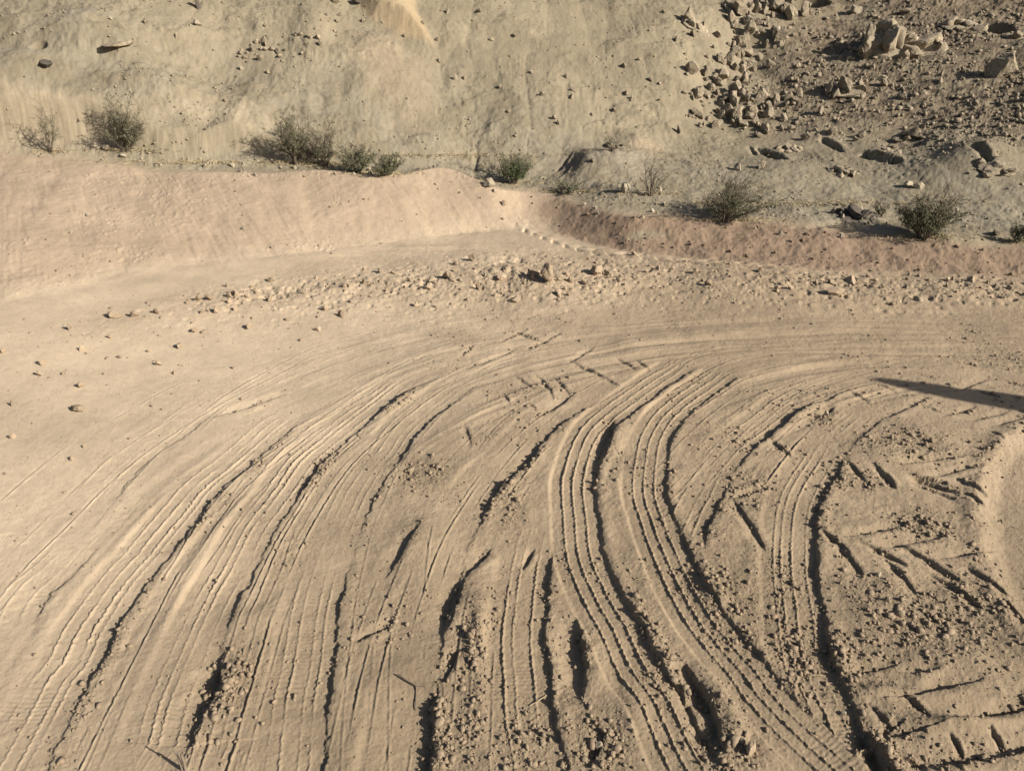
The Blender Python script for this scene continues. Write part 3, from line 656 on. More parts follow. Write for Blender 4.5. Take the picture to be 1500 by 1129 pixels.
def rock_mesh(kind, i, mat):
    key = (kind, i, mat.name)
    if key not in MESHES:
        par = {'block': dict(sub=4, cuts=30, stretch=(1, .85, .75), round_=-.18, rough=.15), 'slab': dict(sub=4, cuts=24, stretch=(1.2, .8, .30), round_=-.12, rough=.08), 'round': dict(sub=4, cuts=22, stretch=(1, .9, .8), round_=.02, rough=.14),
               'spike': dict(sub=4, cuts=22, stretch=(.7, .6, 1.15), round_=-.16, rough=.07), 'clod': dict(cuts=14, stretch=(1, .9, .85), rough=.30, round_=-.12), 'chip': dict(cuts=14, stretch=(1, .8, .65), sub=2, round_=-.15)}[kind]
        V, T = rock_variant(37 * i + hash(kind[0] + kind[1]) % 1 + {'block': 100, 'slab': 200, 'round': 300, 'spike': 400, 'clod': 500, 'chip': 600}[kind], **par)
        me = bpy.data.meshes.new('stone')
        me.from_pydata(V.tolist(), [], T.tolist()); me.update(); me.materials.append(mat)
        if kind in (): me.polygons.foreach_set('use_smooth', np.ones(len(T), bool))
        zmax = V[:, 2].max()
        MESHES[key] = (me, zmax)
    return MESHES[key]

def put_rock(name, u, v, wpx, hpx, kind, mat, label, cat, group=None, i=None, rz=None, tilt=0.0, sink=0.22):
    x, y, z, t = march([u], [v], hgrid); x, y, z, t = x[0], y[0], z[0], t[0]
    i = random.randrange(7) if i is None else i
    me, zm = rock_mesh(kind, i, mat)
    w = wpx * t / F; h = hpx * t / F / (1 - sink)
    o = bpy.data.objects.new(name, me); COL.objects.link(o)
    o.scale = (w, w * random.uniform(.8, 1.05), h / zm)
    o.rotation_euler = (random.uniform(-.12, .12), tilt, random.uniform(-3, 3) if rz is None else rz)
    dpt = 0.35 * w
    zz = float(hgrid([x], [y + dpt * .5])[0])
    o.location = (x, y + dpt * 0.6, zz - sink * h)
    o['label'] = label; o['category'] = cat
    if group: o['group'] = group
    return o

def put_many(name, uv, sizes, kinds, mat, label, cat, group, aspect=(.55, .95), sink=0.25):
    for (u, v), s in zip(uv, sizes):
        put_rock(name, u, v, s, s * random.uniform(*aspect), random.choice(kinds), mat, label, cat, group, sink=sink)

def outcrop(name, u, v, wpx, hpx, n, seed, label, mat=None, flat=1.0, deep=.35):
    rnd = random.Random(seed)
    x, y, z, t = march([u], [v], hgrid); x, y, z, t = x[0], y[0], z[0], t[0]
    w = wpx * t / F; h = hpx * t / F; VV, TT = [], []; off = 0
    V, T = rock_variant(seed * 31 + 97, 4, 30, (1, .6, .3), .30, -.12)
    V = V * w * .92; V[:, 2] *= min(1.0, .42 * h / V[:, 2].max()); V[:, 2] -= .18 * h; V[:, 1] += .09 * w
    V[:, 2] += hgrid(x + V[:, 0], y + V[:, 1]) - z
    VV.append(V); TT.append(T); off = len(V)
    for k in range(n):
        f = (k + .5) / n - .5 + rnd.uniform(-.08, .08); f *= .92; big = (1 - 1.3 * abs(f)) * rnd.uniform(.5, 1.0)
        V, T = rock_variant(seed * 31 + k, 4, 26, (1, rnd.uniform(.5, 1.0), rnd.uniform(.5, 1.2)), .20, -.2)
        V = V * (w * rnd.uniform(.22, .42) * (.6 + .6 * big)); V[:, 2] *= flat
        zt = V[:, 2].max(); V[:, 2] *= min(1.0, h * 1.1 / zt)
        rot = Matrix.Rotation(rnd.uniform(-3, 3), 3, 'Z') @ Matrix.Rotation(rnd.uniform(-.45, .45), 3, 'Y') @ Matrix.Rotation(rnd.uniform(-.3, .3), 3, 'X')
        V = V @ np.array(rot).T
        px_ = f * w * .85; py_ = rnd.uniform(-.12, .25) * w
        gz = float(hgrid([x + px_], [y + py_])[0]) - z
        V = V + np.array([px_, py_, gz - deep * zt * .6 + max(0, big - .45) * h * .45])
        VV.append(V); TT.append(T + off); off += len(V)
    o = mesh_obj(name, np.vstack(VV), np.vstack(TT), mat or ROCK, smooth=False)
    o.location = (x, y, z); o['label'] = label; o['category'] = 'boulder'; return o
outcrop('boulder', 1240, 140, 62, 30, 9, 41, 'jagged broken outcrop with a dark left face in the middle of the dark slope')
outcrop('boulder', 1147, 154, 40, 26, 5, 42, 'pointed cluster of blocks at the foot of the gully')
outcrop('boulder', 1352, 82, 84, 20, 9, 43, 'tumbled blocks and slabs right of the largest ribbed outcrop')
outcrop('boulder', 1415, 42, 78, 13, 8, 44, 'long low ledge of broken rock near the top right corner', flat=.5)
outcrop('boulder', 1488, 54, 40, 16, 4, 45, 'pale broken slabs at the right edge beside a dark hole', flat=.6)
outcrop('boulder', 1462, 252, 70, 22, 8, 46, 'split broad outcrop at the right edge below the dark slope', flat=.6, deep=.5)
outcrop('boulder', 1325, 214, 60, 13, 8, 47, 'splintered low slabs below the dark slope', flat=.6)
outcrop('boulder', 1238, 256, 50, 10, 7, 48, 'line of pale broken stones under the dark hollow', flat=.7)
outcrop('boulder', 1150, 222, 60, 8, 7, 49, 'low broken lip of rock over the cavity in the low bank', flat=.6, deep=.5)
outcrop('boulder', 1292, 230, 56, 9, 7, 50, 'crumbling lip of rock over the largest dark hollow', flat=.6, deep=.5)
outcrop('boulder', 1255, 322, 74, 11, 8, 51, 'rubble edging the shaded ditch behind the red bank, coloured dark for that shade', DARKSHADEROCK, flat=.6)  # shade of the ditch is put into the rubble colour
outcrop('boulder', 1085, 22, 60, 26, 7, 52, 'heap of big blocks heading the gully at the top edge')
outcrop('boulder', 1020, 42, 50, 22, 4, 53, 'large tilted slabs at the left edge of the gully near the top')
outcrop('boulder', 1097, 88, 46, 24, 5, 54, 'dark sided blocks in the middle of the gully')
outcrop('boulder', 1095, 150, 50, 18, 6, 55, 'fat pale blocks at the lower end of the gully rubble')
outcrop('boulder', 905, 216, 44, 12, 7, 56, 'pale crumbly knob over the low mound of the hillside', flat=.8, deep=.5)
# boulders on the slope beyond the gully, each on its own
outcrop('boulder', 1298, 72, 84, 40, 14, 61, 'largest pale ribbed outcrop of upright broken rock on the dark slope', flat=1.5)
for (u, v, w, h, k, i, rz, tilt, lab) in [
    (1470, 113, 44, 30, 'block', 2, 1.1, 0, 'lone rounded boulder with a long shadow left of it on the dark slope'),
    (1255, 20, 15, 11, 'block', 0, .3, 0, 'small pale stone alone near the top edge above the dark slope'),
    (1328, 21, 20, 7, 'slab', 6, .3, 0, 'small flat stone near the top edge above the largest ribbed outcrop'),
    (1135, 16, 32, 22, 'round', 5, .3, 0, 'rounded block right of the gully head at the top edge'),
    (1158, 30, 24, 18, 'block', 0, 2.0, .2, 'tilted pale block right below the gully head'),
    (1140, 58, 22, 16, 'round', 1, .8, 0, 'rounded pale stone right of the gully rubble'),
    (1330, 274, 14, 9, 'round', 0, .3, 0, 'left pale stone of a close pair on the grey flat'),
    (1345, 277, 15, 9, 'block', 1, .3, 0, 'right pale stone of a close pair on the grey flat'),
    (1080, 250, 13, 11, 'round', 2, .3, 0, 'pale stone alone on the grey flat above the dark leaning shrub'),
    (1115, 246, 12, 11, 'block', 2, 2, 0, 'angular stone under the dark cavity in the low bank'),
    (1463, 345, 16, 8, 'chip', 2, .3, 0, 'low stone at the foot of the pale dust heap'),
    (668, 118, 9, 8, 'chip', 1, .3, 0, 'small pale stone with dark underside on the bare hillside')]:
    mat = DARKSHADEROCK if 'dark slab' in lab or 'dark shaded' in lab else PALE if 'pale stone' in lab else ROCK
    put_rock('boulder' if w >= 20 else 'rock', u, v, w, h, k, mat, lab, 'boulder' if w >= 20 else 'rock', i=i, rz=rz, tilt=tilt)
for (u, v, w, h, k, mat, lab) in [
    (917, 284, 17, 16, 'round', PALE, 'white rounded stone beside the bare twiggy shrub behind the red bank'),
    (716, 274, 17, 11, 'round', PALE, 'pale stone on the end of the pink berm by the green shrub'),
    (740, 301, 11, 7, 'clod', CLOD, 'lump of earth on the face where berm and red bank meet'),
    (155, 221, 13, 8, 'round', PALE, 'pale stone at the left foot of the dense shrub on the scarp'),
    (180, 232, 11, 6, 'chip', PALE, 'pale stone lying below the dense shrub on the scarp'),
    (128, 317, 13, 5, 'chip', PALE, 'flat white stone on the smooth pink slope at left'),
    (356, 337, 9, 4, 'chip', PALE, 'small white chip low on the pink berm'),
    (170, 77, 46, 7, 'slab', ROCK, 'thin ledge with a dark crack beneath on the upper left hillside'),
    (66, 101, 24, 9, 'block', DARKSHADEROCK, 'stone put in the hole on the upper left hillside, coloured dark as its shade'),  # added stone, its dark colour stands in for the shade inside the hole
    (290, 14, 8, 17, 'spike', DARKSHADEROCK, 'dark upright stone near the top edge of the left hillside'),
    (289, 38, 11, 8, 'block', PALE, 'white stone below the dark upright stone near the top edge'),
    (524, 6, 14, 9, 'block', DARKSHADEROCK, 'dark stone at the top edge beside the orange outcrop'),
    (805, 413, 34, 26, 'block', CLOD, 'big pale peaked lump in the stony strip across the yard'),
    (873, 402, 24, 13, 'round', CLOD, 'round lump right of the big peaked lump in the stony strip'),
    (890, 404, 13, 9, 'clod', CLOD, 'small lump touching the round lump in the stony strip'),
    (781, 404, 20, 11, 'clod', CLOD, 'ragged lump just left of the big peaked lump'),
    (735, 412, 20, 10, 'clod', CLOD, 'ragged lump next in line left of the peaked lump'),
    (655, 408, 20, 10, 'clod', CLOD, 'broad low lump where the stony strip begins to thicken'),
    (1226, 433, 28, 11, 'slab', CLOD, 'long low stone in the right half of the stony strip'),
    (1247, 415, 24, 9, 'clod', CLOD, 'low lump above the long stone in the right half of the strip'),
    (1346, 441, 16, 6, 'chip', PALE, 'pale flat stone below the stony strip near the right edge'),
    (1424, 412, 20, 7, 'clod', CLOD, 'dark edged lump under the red bank near the right edge'),
    (756, 442, 22, 7, 'slab', CLOD, 'low arched lump below the peaked one'),
    (1211, 609, 7, 8, 'chip', PALE, 'white pebble in the dark scuff at the head of a track'),
    (1300, 880, 8, 8, 'chip', PALE, 'white pebble with a dark shadow in the gravelly patch at right'),
    (1287, 843, 9, 7, 'chip', PALE, 'pale pebble under the herringbone bars at right'),
    (1362, 985, 8, 6, 'chip', PALE, 'white pebble on the crest above the lowest herringbone bars'),
    (1235, 1048, 9, 6, 'round', PALE, 'pale pebble on the right wall of the deep right hand track'),
    (1042, 1032, 9, 10, 'chip', PALE, 'bright pebble inside the dark pit between the twin prints'),
    (1100, 1104, 22, 18, 'round', CLOD, 'largest rounded stone in the rubble below the dark pit'),
    (876, 1097, 13, 12, 'round', PALE, 'bright white pebble in the rubble between two tracks at the bottom'),
    (828, 1088, 16, 12, 'chip', CLOD, 'angular stone at the left of the rubble at the bottom'),
    (884, 1075, 12, 9, 'chip', CLOD, 'angular stone above the white pebble in the bottom rubble'),
    (112, 603, 22, 9, 'clod', CLOD, 'largest clod on the smooth sand at the left'),
    (166, 465, 17, 9, 'clod', CLOD, 'clod with the blackest shadow at the left end of the stony strip'),
    (102, 483, 9, 9, 'chip', CLOD, 'upright clod left of the end of the stony strip'),
    (18, 642, 10, 8, 'chip', CLOD, 'clod at the left edge lowest on the smooth sand'),
    (17, 594, 7, 9, 'chip', CLOD, 'narrow clod at the left edge above the lowest one'),
    (62, 534, 12, 9, 'clod', CLOD, 'clod above a narrow one on the sand near the left edge'),
    (57, 551, 9, 8, 'chip', CLOD, 'narrow clod below another on the sand near the left edge')]:
    put_rock('white_stone' if 'white' in lab else 'clod' if mat is CLOD and k == 'clod' else 'stone', u, v, w, h, k, mat, lab, 'clod' if mat is CLOD and k == 'clod' else 'stone')

def scatter_line(P, n, spread, smin, smax_, power=2.0):
    P = np.array(P, float); seg = np.linalg.norm(np.diff(P, axis=0), axis=1); cum = np.concatenate([[0], np.cumsum(seg)])
    out, sz = [], []
    for _ in range(n):
        q = random.random() * cum[-1]; i = min(np.searchsorted(cum, q, 'right') - 1, len(seg) - 1); f = (q - cum[i]) / seg[i]
        p = P[i] + (P[i + 1] - P[i]) * f
        out.append((p[0] + random.gauss(0, spread[0]), max(3, p[1] + random.gauss(0, spread[1])))); sz.append(smin + (smax_ - smin) * random.random() ** power)
    return out, sz
uv, sz = scatter_line([(1170, 5), (1120, 30), (1090, 60), (1075, 100), (1070, 130), (1085, 165), (1050, 178)], 165, (29, 16), 6, 22)
put_many('rock', uv, sz, ['block', 'block', 'round', 'chip'], ROCK, 'angular tan rock in the rubble filling the gully', 'rock', 'rocks in the gully rubble', (.6, 1.0))
uv, sz = scatter_line([(1010, 150), (1060, 165), (1110, 180), (1170, 175), (1190, 205)], 75, (34, 14), 5, 15)
put_many('rock', uv, sz, ['block', 'round', 'chip'], ROCK, 'small rock strewn on the fan below the gully', 'rock', 'rocks strewn below the gully')
uv, sz = scatter_line([(1150, 60), (1250, 90), (1350, 140), (1450, 170), (1400, 80)], 48, (60, 28), 4, 17, 3)
put_many('rock', uv, sz, ['block', 'slab', 'chip'], ROCK, 'rock half buried in the dark stony slope', 'rock', 'rocks half buried in the dark slope', (.35, .7), .42)
uv, sz = scatter_line([(350, 92), (390, 78), (430, 58), (470, 40), (500, 18)], 45, (16, 9), 4, 10)
put_many('rock', uv, sz, ['block', 'chip'], ROCK, 'broken rock in the rubble line left of the orange outcrop', 'rock', 'rocks of the rubble line on the left hillside')
for (u, v) in [(680, 118), (640, 62), (645, 92), (590, 55), (780, 108), (830, 115), (840, 135), (835, 145), (735, 130), (795, 142), (815, 175), (820, 183), (865, 170), (910, 100), (935, 90), (950, 120), (965, 125), (900, 165), (870, 238), (960, 40), (970, 20), (990, 60), (915, 140), (1000, 140), (925, 145),
               (390, 108), (255, 55), (210, 35), (160, 30), (390, 40), (720, 60), (755, 55), (620, 35), (655, 20), (700, 20)]:
    put_rock('rock', u + random.uniform(-3, 3), v, random.uniform(5, 10), random.uniform(4, 7), random.choice(['chip', 'block']), ROCK, 'small lone rock dotted over the bare hillside', 'rock', 'lone rocks dotted over the hillside')
uv, sz = scatter_line([(250, 235), (330, 245), (380, 245), (470, 250), (545, 255)], 28, (30, 5), 3.5, 8)
put_many('stone', uv, sz, ['chip', 'round'], PALE, 'small pale stone in the litter behind the pink berm', 'stone', 'stones in the litter behind the berm')
uv, sz = scatter_line([(700, 285), (900, 305), (1000, 300), (1120, 315), (1200, 345), (1300, 300), (1440, 340)], 40, (40, 12), 3.5, 8)
put_many('stone', uv, sz, ['chip', 'round'], PALE, 'small pale stone lying on the grey flat behind the red bank', 'stone', 'stones on the grey flat')
uv, sz = scatter_line([(300, 440), (420, 432), (520, 425), (620, 412), (720, 415), (800, 425), (900, 402), (980, 405), (1100, 420)], 70, (38, 13), 5, 13)
put_many('clod', uv, sz, ['clod', 'chip'], CLOD, 'fist sized clod in the stony strip across the yard', 'clod', 'clods of the stony strip', (.6, .95), .22)
uv, sz = scatter_line([(1100, 425), (1200, 420), (1300, 412), (1400, 415), (1500, 420)], 30, (30, 10), 5, 11)
put_many('clod', uv, sz, ['clod', 'chip'], CLOD, 'small clod at the right end of the stony strip', 'clod', 'clods at the right end of the strip', (.45, .8), .2)
for (u, v, s) in [(197, 465, 10), (228, 460, 9), (120, 514, 8), (283, 487, 9), (262, 510, 9), (232, 536, 8), (290, 441, 10), (305, 440, 10), (365, 482, 9), (465, 485, 8), (255, 548, 5), (118, 568, 9), (106, 674, 7), (123, 655, 5), (160, 496, 6), (175, 525, 5), (218, 516, 5), (316, 458, 9), (345, 455, 8), (395, 442, 9), (420, 470, 5), (4, 518, 8), (343, 540, 5), (222, 596, 4)]:
    put_rock('clod', u, v, s * 1.2, s * .95, random.choice(['clod', 'chip']), CLOD, 'small clod with a black shadow scattered on the smooth sand at left', 'clod', 'clods scattered on the sand', sink=.15)

# ------------------------------------------------------------------ gravel too fine to count
def ico():
    bm = bmesh.new(); bmesh.ops.create_icosphere(bm, subdivisions=1, radius=1.0)
    V = np.array([v.co[:] for v in bm.verts]); T = np.array([[v.index for v in f.verts] for f in bm.faces]); bm.free(); return V, T
IV, IT = ico()
VAR = []
for k in range(12):
    V = IV * RNG.uniform(0.5, 1.3, (len(IV), 1)) * RNG.uniform(.55, 1.25, (1, 3)); VAR.append(V)
VAR = np.array(VAR)
def gravel(name, x, y, s, mat, label):
    n = len(x); z = hgrid(x, y)
    a = RNG.uniform(0, 2 * math.pi, n); k = RNG.integers(0, len(VAR), n)
    V = VAR[k] * s[:, None, None]
    V[:, :, 2] *= RNG.uniform(.6, 1.0, (n, 1))
    ca, sa = np.cos(a)[:, None], np.sin(a)[:, None]
    X = V[:, :, 0] * ca - V[:, :, 1] * sa + x[:, None]; Y = V[:, :, 0] * sa + V[:, :, 1] * ca + y[:, None]; Z = V[:, :, 2] + z[:, None] + 0.25 * s[:, None]
    W = np.stack([X, Y, Z], 2).reshape(-1, 3)
    T = (IT[None] + (np.arange(n) * len(IV))[:, None, None]).reshape(-1, 3)
    o = mesh_obj(name, W, T, mat, smooth=False)
    o['kind'] = 'stuff'; o['label'] = label; o['category'] = 'gravel'; return o
# where the yard is crumbly
n = 130000
u = RNG.uniform(-60, 1560, n); v = RNG.uniform(460, 1180, n)
x, y = on_plane(u, v, 0.02)
r_, c_ = rough_lookup(x, y); rg = RG[r_, c_]
k = RNG.random(n) < rg ** 1.3 * 0.55
x, y, rg = x[k], y[k], rg[k]
gravel('gravel', x, y, 0.0016 + 0.0125 * RNG.random(len(x)) ** 5 * (0.6 + rg) + 0.0007 * y, CLOD, 'loose gravel and crumbs of soil between the wheel tracks')
n = 26000
u = RNG.uniform(150, 1560, n); v = RNG.uniform(372, 500, n); x, y, _, _ = (np.concatenate(q) for q in zip(*[march(u[i:i + 2000], v[i:i + 2000], base) for i in range(0, n, 2000)]))
r_, c_ = rough_lookup(x, y); k = RNG.random(n) < STRIP[r_, c_] ** 1.5 * .20 * (0.35 + 0.65 * sstep(-.2, .5, sw2[r_, c_])); x, y = x[k], y[k]
gravel('gravel', x, y, 0.005 + 0.018 * RNG.random(len(x)) ** 4, CLOD, 'crumbled earth and pebbles of the stony strip')
n = 9000
u = RNG.uniform(720, 1560, n); v = RNG.uniform(275, 412, n); x, y, _, _ = (np.concatenate(q) for q in zip(*[march(u[i:i + 2000], v[i:i + 2000], base) for i in range(0, n, 2000)]))
r_, c_ = rough_lookup(x, y); k = RNG.random(n) < (on_bank * right)[r_, c_] * .06; x, y = x[k], y[k]
n = 9000
ub = RNG.uniform(-60, 800, n); vb = RNG.uniform(235, 620, n); xb, yb_, _, _ = (np.concatenate(q) for q in zip(*[march(ub[i:i + 2000], vb[i:i + 2000], base) for i in range(0, n, 2000)]))
r_, c_ = rough_lookup(xb, yb_); q_ = (on_bank * (1 - right))[r_, c_]
k_ = RNG.random(n) < .32 * q_ * sstep(-.2, .5, pn2[r_, c_]) + .16 * (1 - q_) * leftsoft[r_, c_] * in_yard[r_, c_] * sstep(-.1, .5, pn[r_, c_]); xb, yb_ = xb[k_], yb_[k_]
gravel('gravel', xb, yb_, 0.003 + 0.020 * RNG.random(len(xb)) ** 5, CLOD, 'sparse grit and chips on the pink berm and the smooth sand at left')
BANKCLOD = stone_material('red_clod', (.155, .108, .072), (.22, .155, .106))
gravel('gravel', x, y, 0.007 + 0.020 * RNG.random(len(x)) ** 3, BANKCLOD, 'reddish crumbs and stones on the face of the cut bank')
n = 30000
u = RNG.uniform(-60, 1560, n); v = RNG.uniform(-20, 340, n); x, y, _, _ = (np.concatenate(q) for q in zip(*[march(u[i:i + 2000], v[i:i + 2000], base) for i in range(0, n, 2000)]))
r_, c_ = rough_lookup(x, y); q = in_hill[r_, c_]
k = RNG.random(n) < q * (0.05 + 0.5 * hi_r[r_, c_] + 0.34 * sstep(-.2, .4, pn_[r_, c_])) ; x, y, hr = x[k], y[k], hi_r[r_, c_][k]
gravel('gravel', x, y, 0.006 + (0.020 + 0.03 * hr) * RNG.random(len(x)) ** 4.5, ROCK, 'small stones and chips littering the hillside')

# ------------------------------------------------------------------ shrubs
def tube(V, Fc, p0, p1, r0, r1, n=4):
    d = p1 - p0; L = np.linalg.norm(d)
    if L < 1e-5: return
    d = d / L; a = np.array([0, 0, 1.0]) if abs(d[2]) < .9 else np.array([1.0, 0, 0])
    e1 = np.cross(d, a); e1 /= np.linalg.norm(e1); e2 = np.cross(d, e1); i0 = len(V)
    for (p, r) in ((p0, r0), (p1, r1)):
        for k in range(n):
            t = 2 * math.pi * k / n; V.append(p + r * (math.cos(t) * e1 + math.sin(t) * e2))
    for k in range(n): Fc.append((i0 + k, i0 + (k + 1) % n, i0 + n + (k + 1) % n, i0 + n + k))

def shrub(u, v, wpx, hpx, stems, leafy, leafmat, label, lean=0.0, droop=0.0, seed=0, spread=1.0, bushy=9, leafsize=.0085):
    rnd = np.random.default_rng(1000 + seed)
    x, y, z, t = march([u], [v], hgrid); x, y, z, t = x[0], y[0], z[0], t[0]
    W = wpx * 1.12 * t / F / 2; Hs = hpx * 1.08 * t / F
    V, Fc, LV, LF = [], [], [], []
    def leaf(p, s):
        a = rnd.normal(size=3); a /= np.linalg.norm(a); b = np.cross(a, rnd.normal(size=3)); b /= max(np.linalg.norm(b), 1e-6)
        i = len(LV); LV.extend([p - a * s, p + b * s * .45, p + a * s, p - b * s * .45]); LF.append((i, i + 1, i + 2, i + 3))
    for s in range(stems):
        ang = rnd.uniform(0, 2 * math.pi); rad = rnd.uniform(0.1, 1.0) ** .7 * spread
        tip = np.array([math.cos(ang) * rad * W + lean * Hs, math.sin(ang) * rad * W * .8, Hs * (rnd.uniform(.55, 1.0) * math.sqrt(max(0.05, 1 - .55 * rad * rad)) * (1 + .30 * math.sin(ang * 2 + seed * 1.7) * rad + .15 * math.sin(ang * 5 + seed)))])
        p = np.array([math.cos(ang) * W * .10 * rnd.random(), math.sin(ang) * W * .10, -.02]); n = 6; r0 = rnd.uniform(.0035, .0065)
        prev = p; wob = rnd.normal(size=3) * .06 * Hs
        for k in range(1, n + 1):
            f = k / n
            q = p + (tip - p) * f + wob * math.sin(f * math.pi) + rnd.normal(size=3) * .012 * Hs; q[2] = p[2] + (tip[2] - p[2]) * (f ** (1.0 - .35 * rad)) - droop * Hs * f * f * rad
            tube(V, Fc, prev, q, r0 * (1 - .13 * (k - 1)), r0 * (1 - .13 * k))
            if f > .25:
                for b in range(max(1, bushy // 3)):
                    dv = (q - prev); dv /= max(np.linalg.norm(dv), 1e-6); dv = dv + rnd.normal(size=3) * .65; dv[2] = abs(dv[2]) * .8; dv /= np.linalg.norm(dv)
                    L = Hs * rnd.uniform(.10, .26); e = q + dv * L; m = q + dv * L * .5 + rnd.normal(size=3) * .02 * Hs
                    tube(V, Fc, q, m, .0024, .0018, 3); tube(V, Fc, m, e, .0018, .0010, 3)
                    for c in range(3):
                        d2 = dv + rnd.normal(size=3) * .8; d2 /= np.linalg.norm(d2); e2 = m + d2 * L * .5; tube(V, Fc, m, e2, .0014, .0008, 3)
                        for l in range(int(leafy * 2.5 * (1.25 - f) + rnd.random())): leaf(m + (e2 - m) * rnd.random() + rnd.normal(size=3) * .008, leafsize * rnd.uniform(.6, 1.2))
                    for l in range(int(leafy * 3.8 * (1.2 - f) + rnd.random())): leaf(q + (e - q) * rnd.random() + rnd.normal(size=3) * .01, leafsize * rnd.uniform(.6, 1.3))
            prev = q
    root = bpy.data.objects.new('shrub', None); COL.objects.link(root); root.location = (x, y, z)
    root['label'] = label; root['category'] = 'shrub'; root['group'] = 'desert shrubs along the foot of the slope'
    mesh_obj('branches', V, Fc, BARK, parent=root)
    if LF: mesh_obj('foliage', LV, LF, leafmat, smooth=False, parent=root)
    return root
shrub(76, 224, 15, 66, 9, 1.6, LEAFGREY, 'thin tall grey shrub in front of the scarp, farthest left', lean=.08, seed=1, bushy=4)
shrub(186, 222, 56, 62, 24, 1.5, LEAFGREY, 'dense rounded grey green shrub in front of the scarp at left', seed=2)
shrub(433, 240, 66, 62, 24, 1.6, LEAF, 'broad dark shrub behind the middle of the pink berm', seed=3)
shrub(478, 243, 44, 60, 16, 1.2, LEAFGREY, 'lighter upright shrub touching the right side of the broad dark one', seed=4)
shrub(524, 254, 50, 40, 22, 1.9, LEAF, 'low dark shrub left of its smaller twin on the berm crest', seed=5)
shrub(569, 257, 56, 28, 20, 1.9, LEAF, 'lowest spreading shrub on the berm crest right of the low dark one', seed=6)
shrub(752, 270, 54, 36, 24, 2.8, LEAFGREEN, 'greenest shrub beside the pale stone at the end of the berm', seed=7)
shrub(741, 262, 34, 52, 9, .9, LEAF, 'spindly tall shrub rising behind the greenest one', seed=8, bushy=4)
shrub(832, 282, 50, 14, 16, 1.2, LEAFGREY, 'flat grey dead looking shrub low on the grey flat', seed=9)
shrub(954, 286, 48, 52, 12, .5, LEAFGREY, 'bare twiggy shrub right of the white rounded stone', seed=10, bushy=5)
shrub(1062, 324, 96, 58, 34, 1.4, LEAF, 'large dark shrub with long slanting stems on the red bank', lean=.25, seed=11, spread=1.1)
shrub(1352, 349, 94, 60, 46, 2.1, LEAF, 'largest dense dark shrub on the red bank at right', seed=12)
shrub(1490, 355, 26, 24, 14, 1.6, LEAFGREY, 'small grey shrub at the right edge behind the red bank', seed=13)
shrub(895, 222, 22, 24, 8, .8, LEAFGREY, 'tiny sparse shrub on the low mound of the hillside', seed=14, bushy=4)
shrub(1290, 316, 30, 22, 12, 1.0, LEAFGREY, 'small sparse shrub over the shaded ditch', seed=15, bushy=4)

LT, LTF = [], []; rl = np.random.default_rng(77)
for (u, v, wd_) in [(76, 224, 26), (186, 222, 58), (433, 240, 70), (478, 243, 44), (524, 254, 40), (569, 257, 46), (752, 270, 54), (832, 282, 50), (954, 286, 48), (1062, 324, 92), (1352, 349, 90), (1490, 355, 26), (1180, 300, 200), (650, 230, 200), (300, 240, 160)]:
    n = int(40 + wd_ * 1.2); uu = u + rl.normal(size=n) * wd_ * .5; vv = v + np.abs(rl.normal(size=n)) * 3 - 4
    xs_, ys_, zs_, _ = march(uu, vv, hgrid)
    for a in zip(xs_, ys_, zs_):
        d = rl.normal(size=3) * [1, 1, .25]; d *= rl.uniform(.015, .06) / np.linalg.norm(d); c_ = np.array(a) + [0, 0, .006]
        tube(LT, LTF, c_ - d, c_ + d, .0030, .0018, 3)
o = mesh_obj('plant_litter', LT, LTF, STRAW); o['kind'] = 'stuff'; o['label'] = 'dead twigs and straw strewn at the foot of the shrubs'; o['category'] = 'litter'
# ------------------------------------------------------------------ bits of wood and straw
def sticks(name, segs, mat, label, cat):
    V, Fc = [], []
    for (pts, r0, r1) in segs:
        for i in range(len(pts) - 1):
            f0 = i / (len(pts) - 1); f1 = (i + 1) / (len(pts) - 1)
            tube(V, Fc, np.array(pts[i]), np.array(pts[i + 1]), r0 + (r1 - r0) * f0, r0 + (r1 - r0) * f1, 6)
    o = mesh_obj(name, V, Fc, mat); o['label'] = label; o['category'] = cat; return o
def gp(u, v, dz=0.0):
    x, y, z, t = march([u], [v], hgrid); return np.array([x[0], y[0], z[0] + dz])
p = gp(272, 1129)
sticks('twig', [([p + [0, 0, -.02], p + [-.003, .01, .04], p + [-.008, .015, .07]], .006, .004), ([p + [-.01, 0, -.01], p + [-.025, .02, .05], p + [-.042, .03, .085]], .004, .002)], WOOD, 'two dry twigs sticking up from the sand at the bottom edge', 'twig')
sticks('twig', [([gp(584, 990, .012), gp(597, 999, .008), gp(610, 1006, .006), gp(622, 1006, .005)], .004, .002), ([gp(610, 1006, .006), gp(609, 1024, .004), gp(608, 1040, .003)], .0025, .0015)], BARK, 'forked dark twig lying between two tracks near the bottom', 'twig')
sticks('straw', [([gp(776, 1034, .004), gp(788, 1029, .01), gp(800, 1019, .004)], .0018, .0012)], STRAW, 'short pale straw beside the rubble near the bottom', 'straw')
sticks('straw', [([gp(930, 850, .006), gp(944, 848, .012), gp(956, 853, .008)], .0018, .0012)], STRAW, 'curved pale straw between the crisp twin prints', 'straw')
sticks('straw', [([gp(1188, 990, .006), gp(1203, 991, .01), gp(1212, 995, .005)], .0016, .001)], STRAW, 'thin straw on the ribbed right hand track', 'straw')
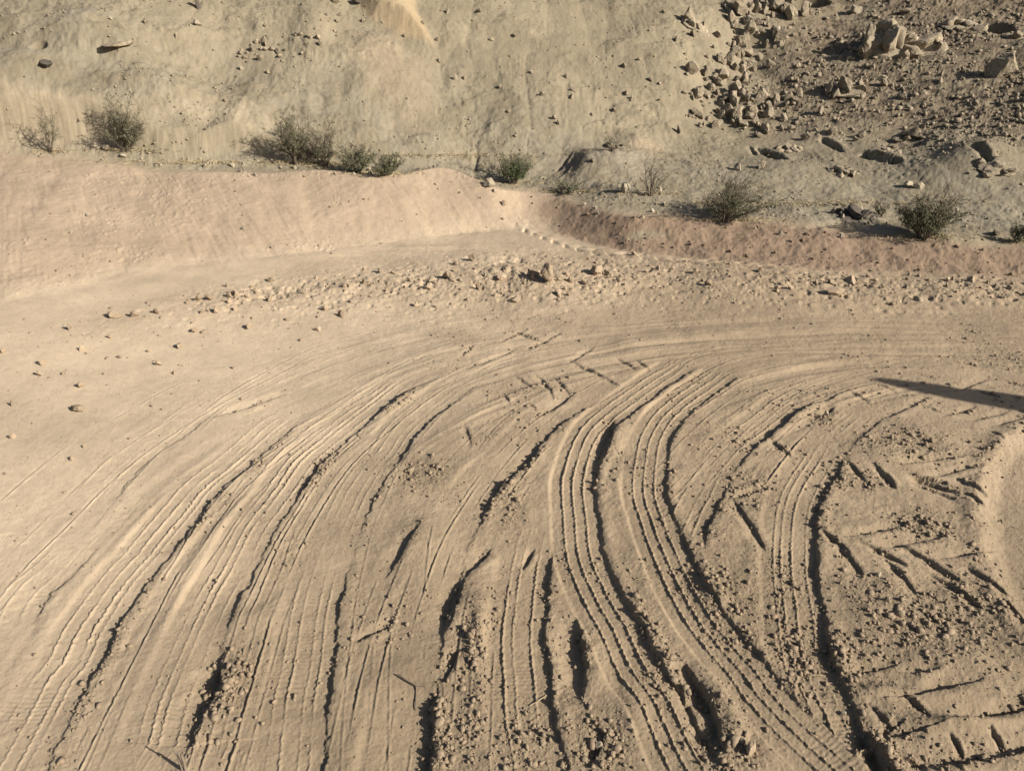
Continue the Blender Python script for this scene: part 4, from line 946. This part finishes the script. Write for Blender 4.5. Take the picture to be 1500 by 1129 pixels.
# a post beyond the right of the frame throws the long shadow across the yard
tip = np.array(on_plane(1286, 554, 0.0)); hp = 2.3
bpx = tip + SUN_XY * hp / math.tan(SUN_EL)
V, Fc = [], []; z0 = float(hgrid([bpx[0]], [bpx[1]])[0])
nr = 14; prof = [(-.3, .15), (0, .14), (.4, .138), (.9, .13), (1.4, .118), (1.85, .098), (2.1, .072), (2.24, .045), (2.3, .015)]
for i, (zz, rr) in enumerate(prof):
    for k in range(nr):
        a = 2 * math.pi * k / nr; q = 1.3 * rr * (1 + .06 * math.sin(3 * a + i)); V.append(np.array([q * math.cos(a), q * math.sin(a), zz]))
for i in range(len(prof) - 1):
    for k in range(nr): Fc.append((i * nr + k, i * nr + (k + 1) % nr, (i + 1) * nr + (k + 1) % nr, (i + 1) * nr + k))
o = mesh_obj('wooden_post', V, Fc, WOOD); o.location = (bpx[0], bpx[1], z0); o['label'] = 'weathered wooden post beyond the right edge, seen by its long shadow on the sand'; o['category'] = 'post'

# ------------------------------------------------------------------ light, sky, camera
wd = bpy.data.worlds.new('World'); bpy.context.scene.world = wd; wd.use_nodes = True
nt = wd.node_tree; bg = nt.nodes['Background']
sky = nt.nodes.new('ShaderNodeTexSky'); sky.sky_type = 'NISHITA'; sky.sun_disc = False
sky.dust_density = 2.0; sky.ozone_density = 0.5; sky.sun_elevation = SUN_EL; sky.sun_rotation = math.atan2(SUN_XY[0], SUN_XY[1])
nt.links.new(sky.outputs['Color'], bg.inputs['Color']); bg.inputs['Strength'].default_value = 0.05
ld = bpy.data.lights.new('sun', 'SUN'); ld.energy = 5.0; ld.angle = math.radians(0.53); ld.color = (1.0, .935, .83)
lo = bpy.data.objects.new('sun', ld); COL.objects.link(lo)
sd = Vector((SUN_XY[0] * math.cos(SUN_EL), SUN_XY[1] * math.cos(SUN_EL), math.sin(SUN_EL)))
lo.rotation_euler = sd.to_track_quat('Z', 'Y').to_euler(); lo.location = sd * 40
cd = bpy.data.cameras.new('camera'); cd.sensor_width = 36; cd.lens = F / 1500 * 36; cd.clip_end = 1000; cd.clip_start = 0.05
co = bpy.data.objects.new('camera', cd); COL.objects.link(co); co.location = (0, 0, CAM_H); co.rotation_euler = (math.pi / 2 - PITCH, 0, 0)
sc = bpy.context.scene; sc.camera = co
sc.view_settings.view_transform = 'Standard'; sc.view_settings.look = 'None'; sc.view_settings.exposure = 1.0; sc.view_settings.gamma = 1
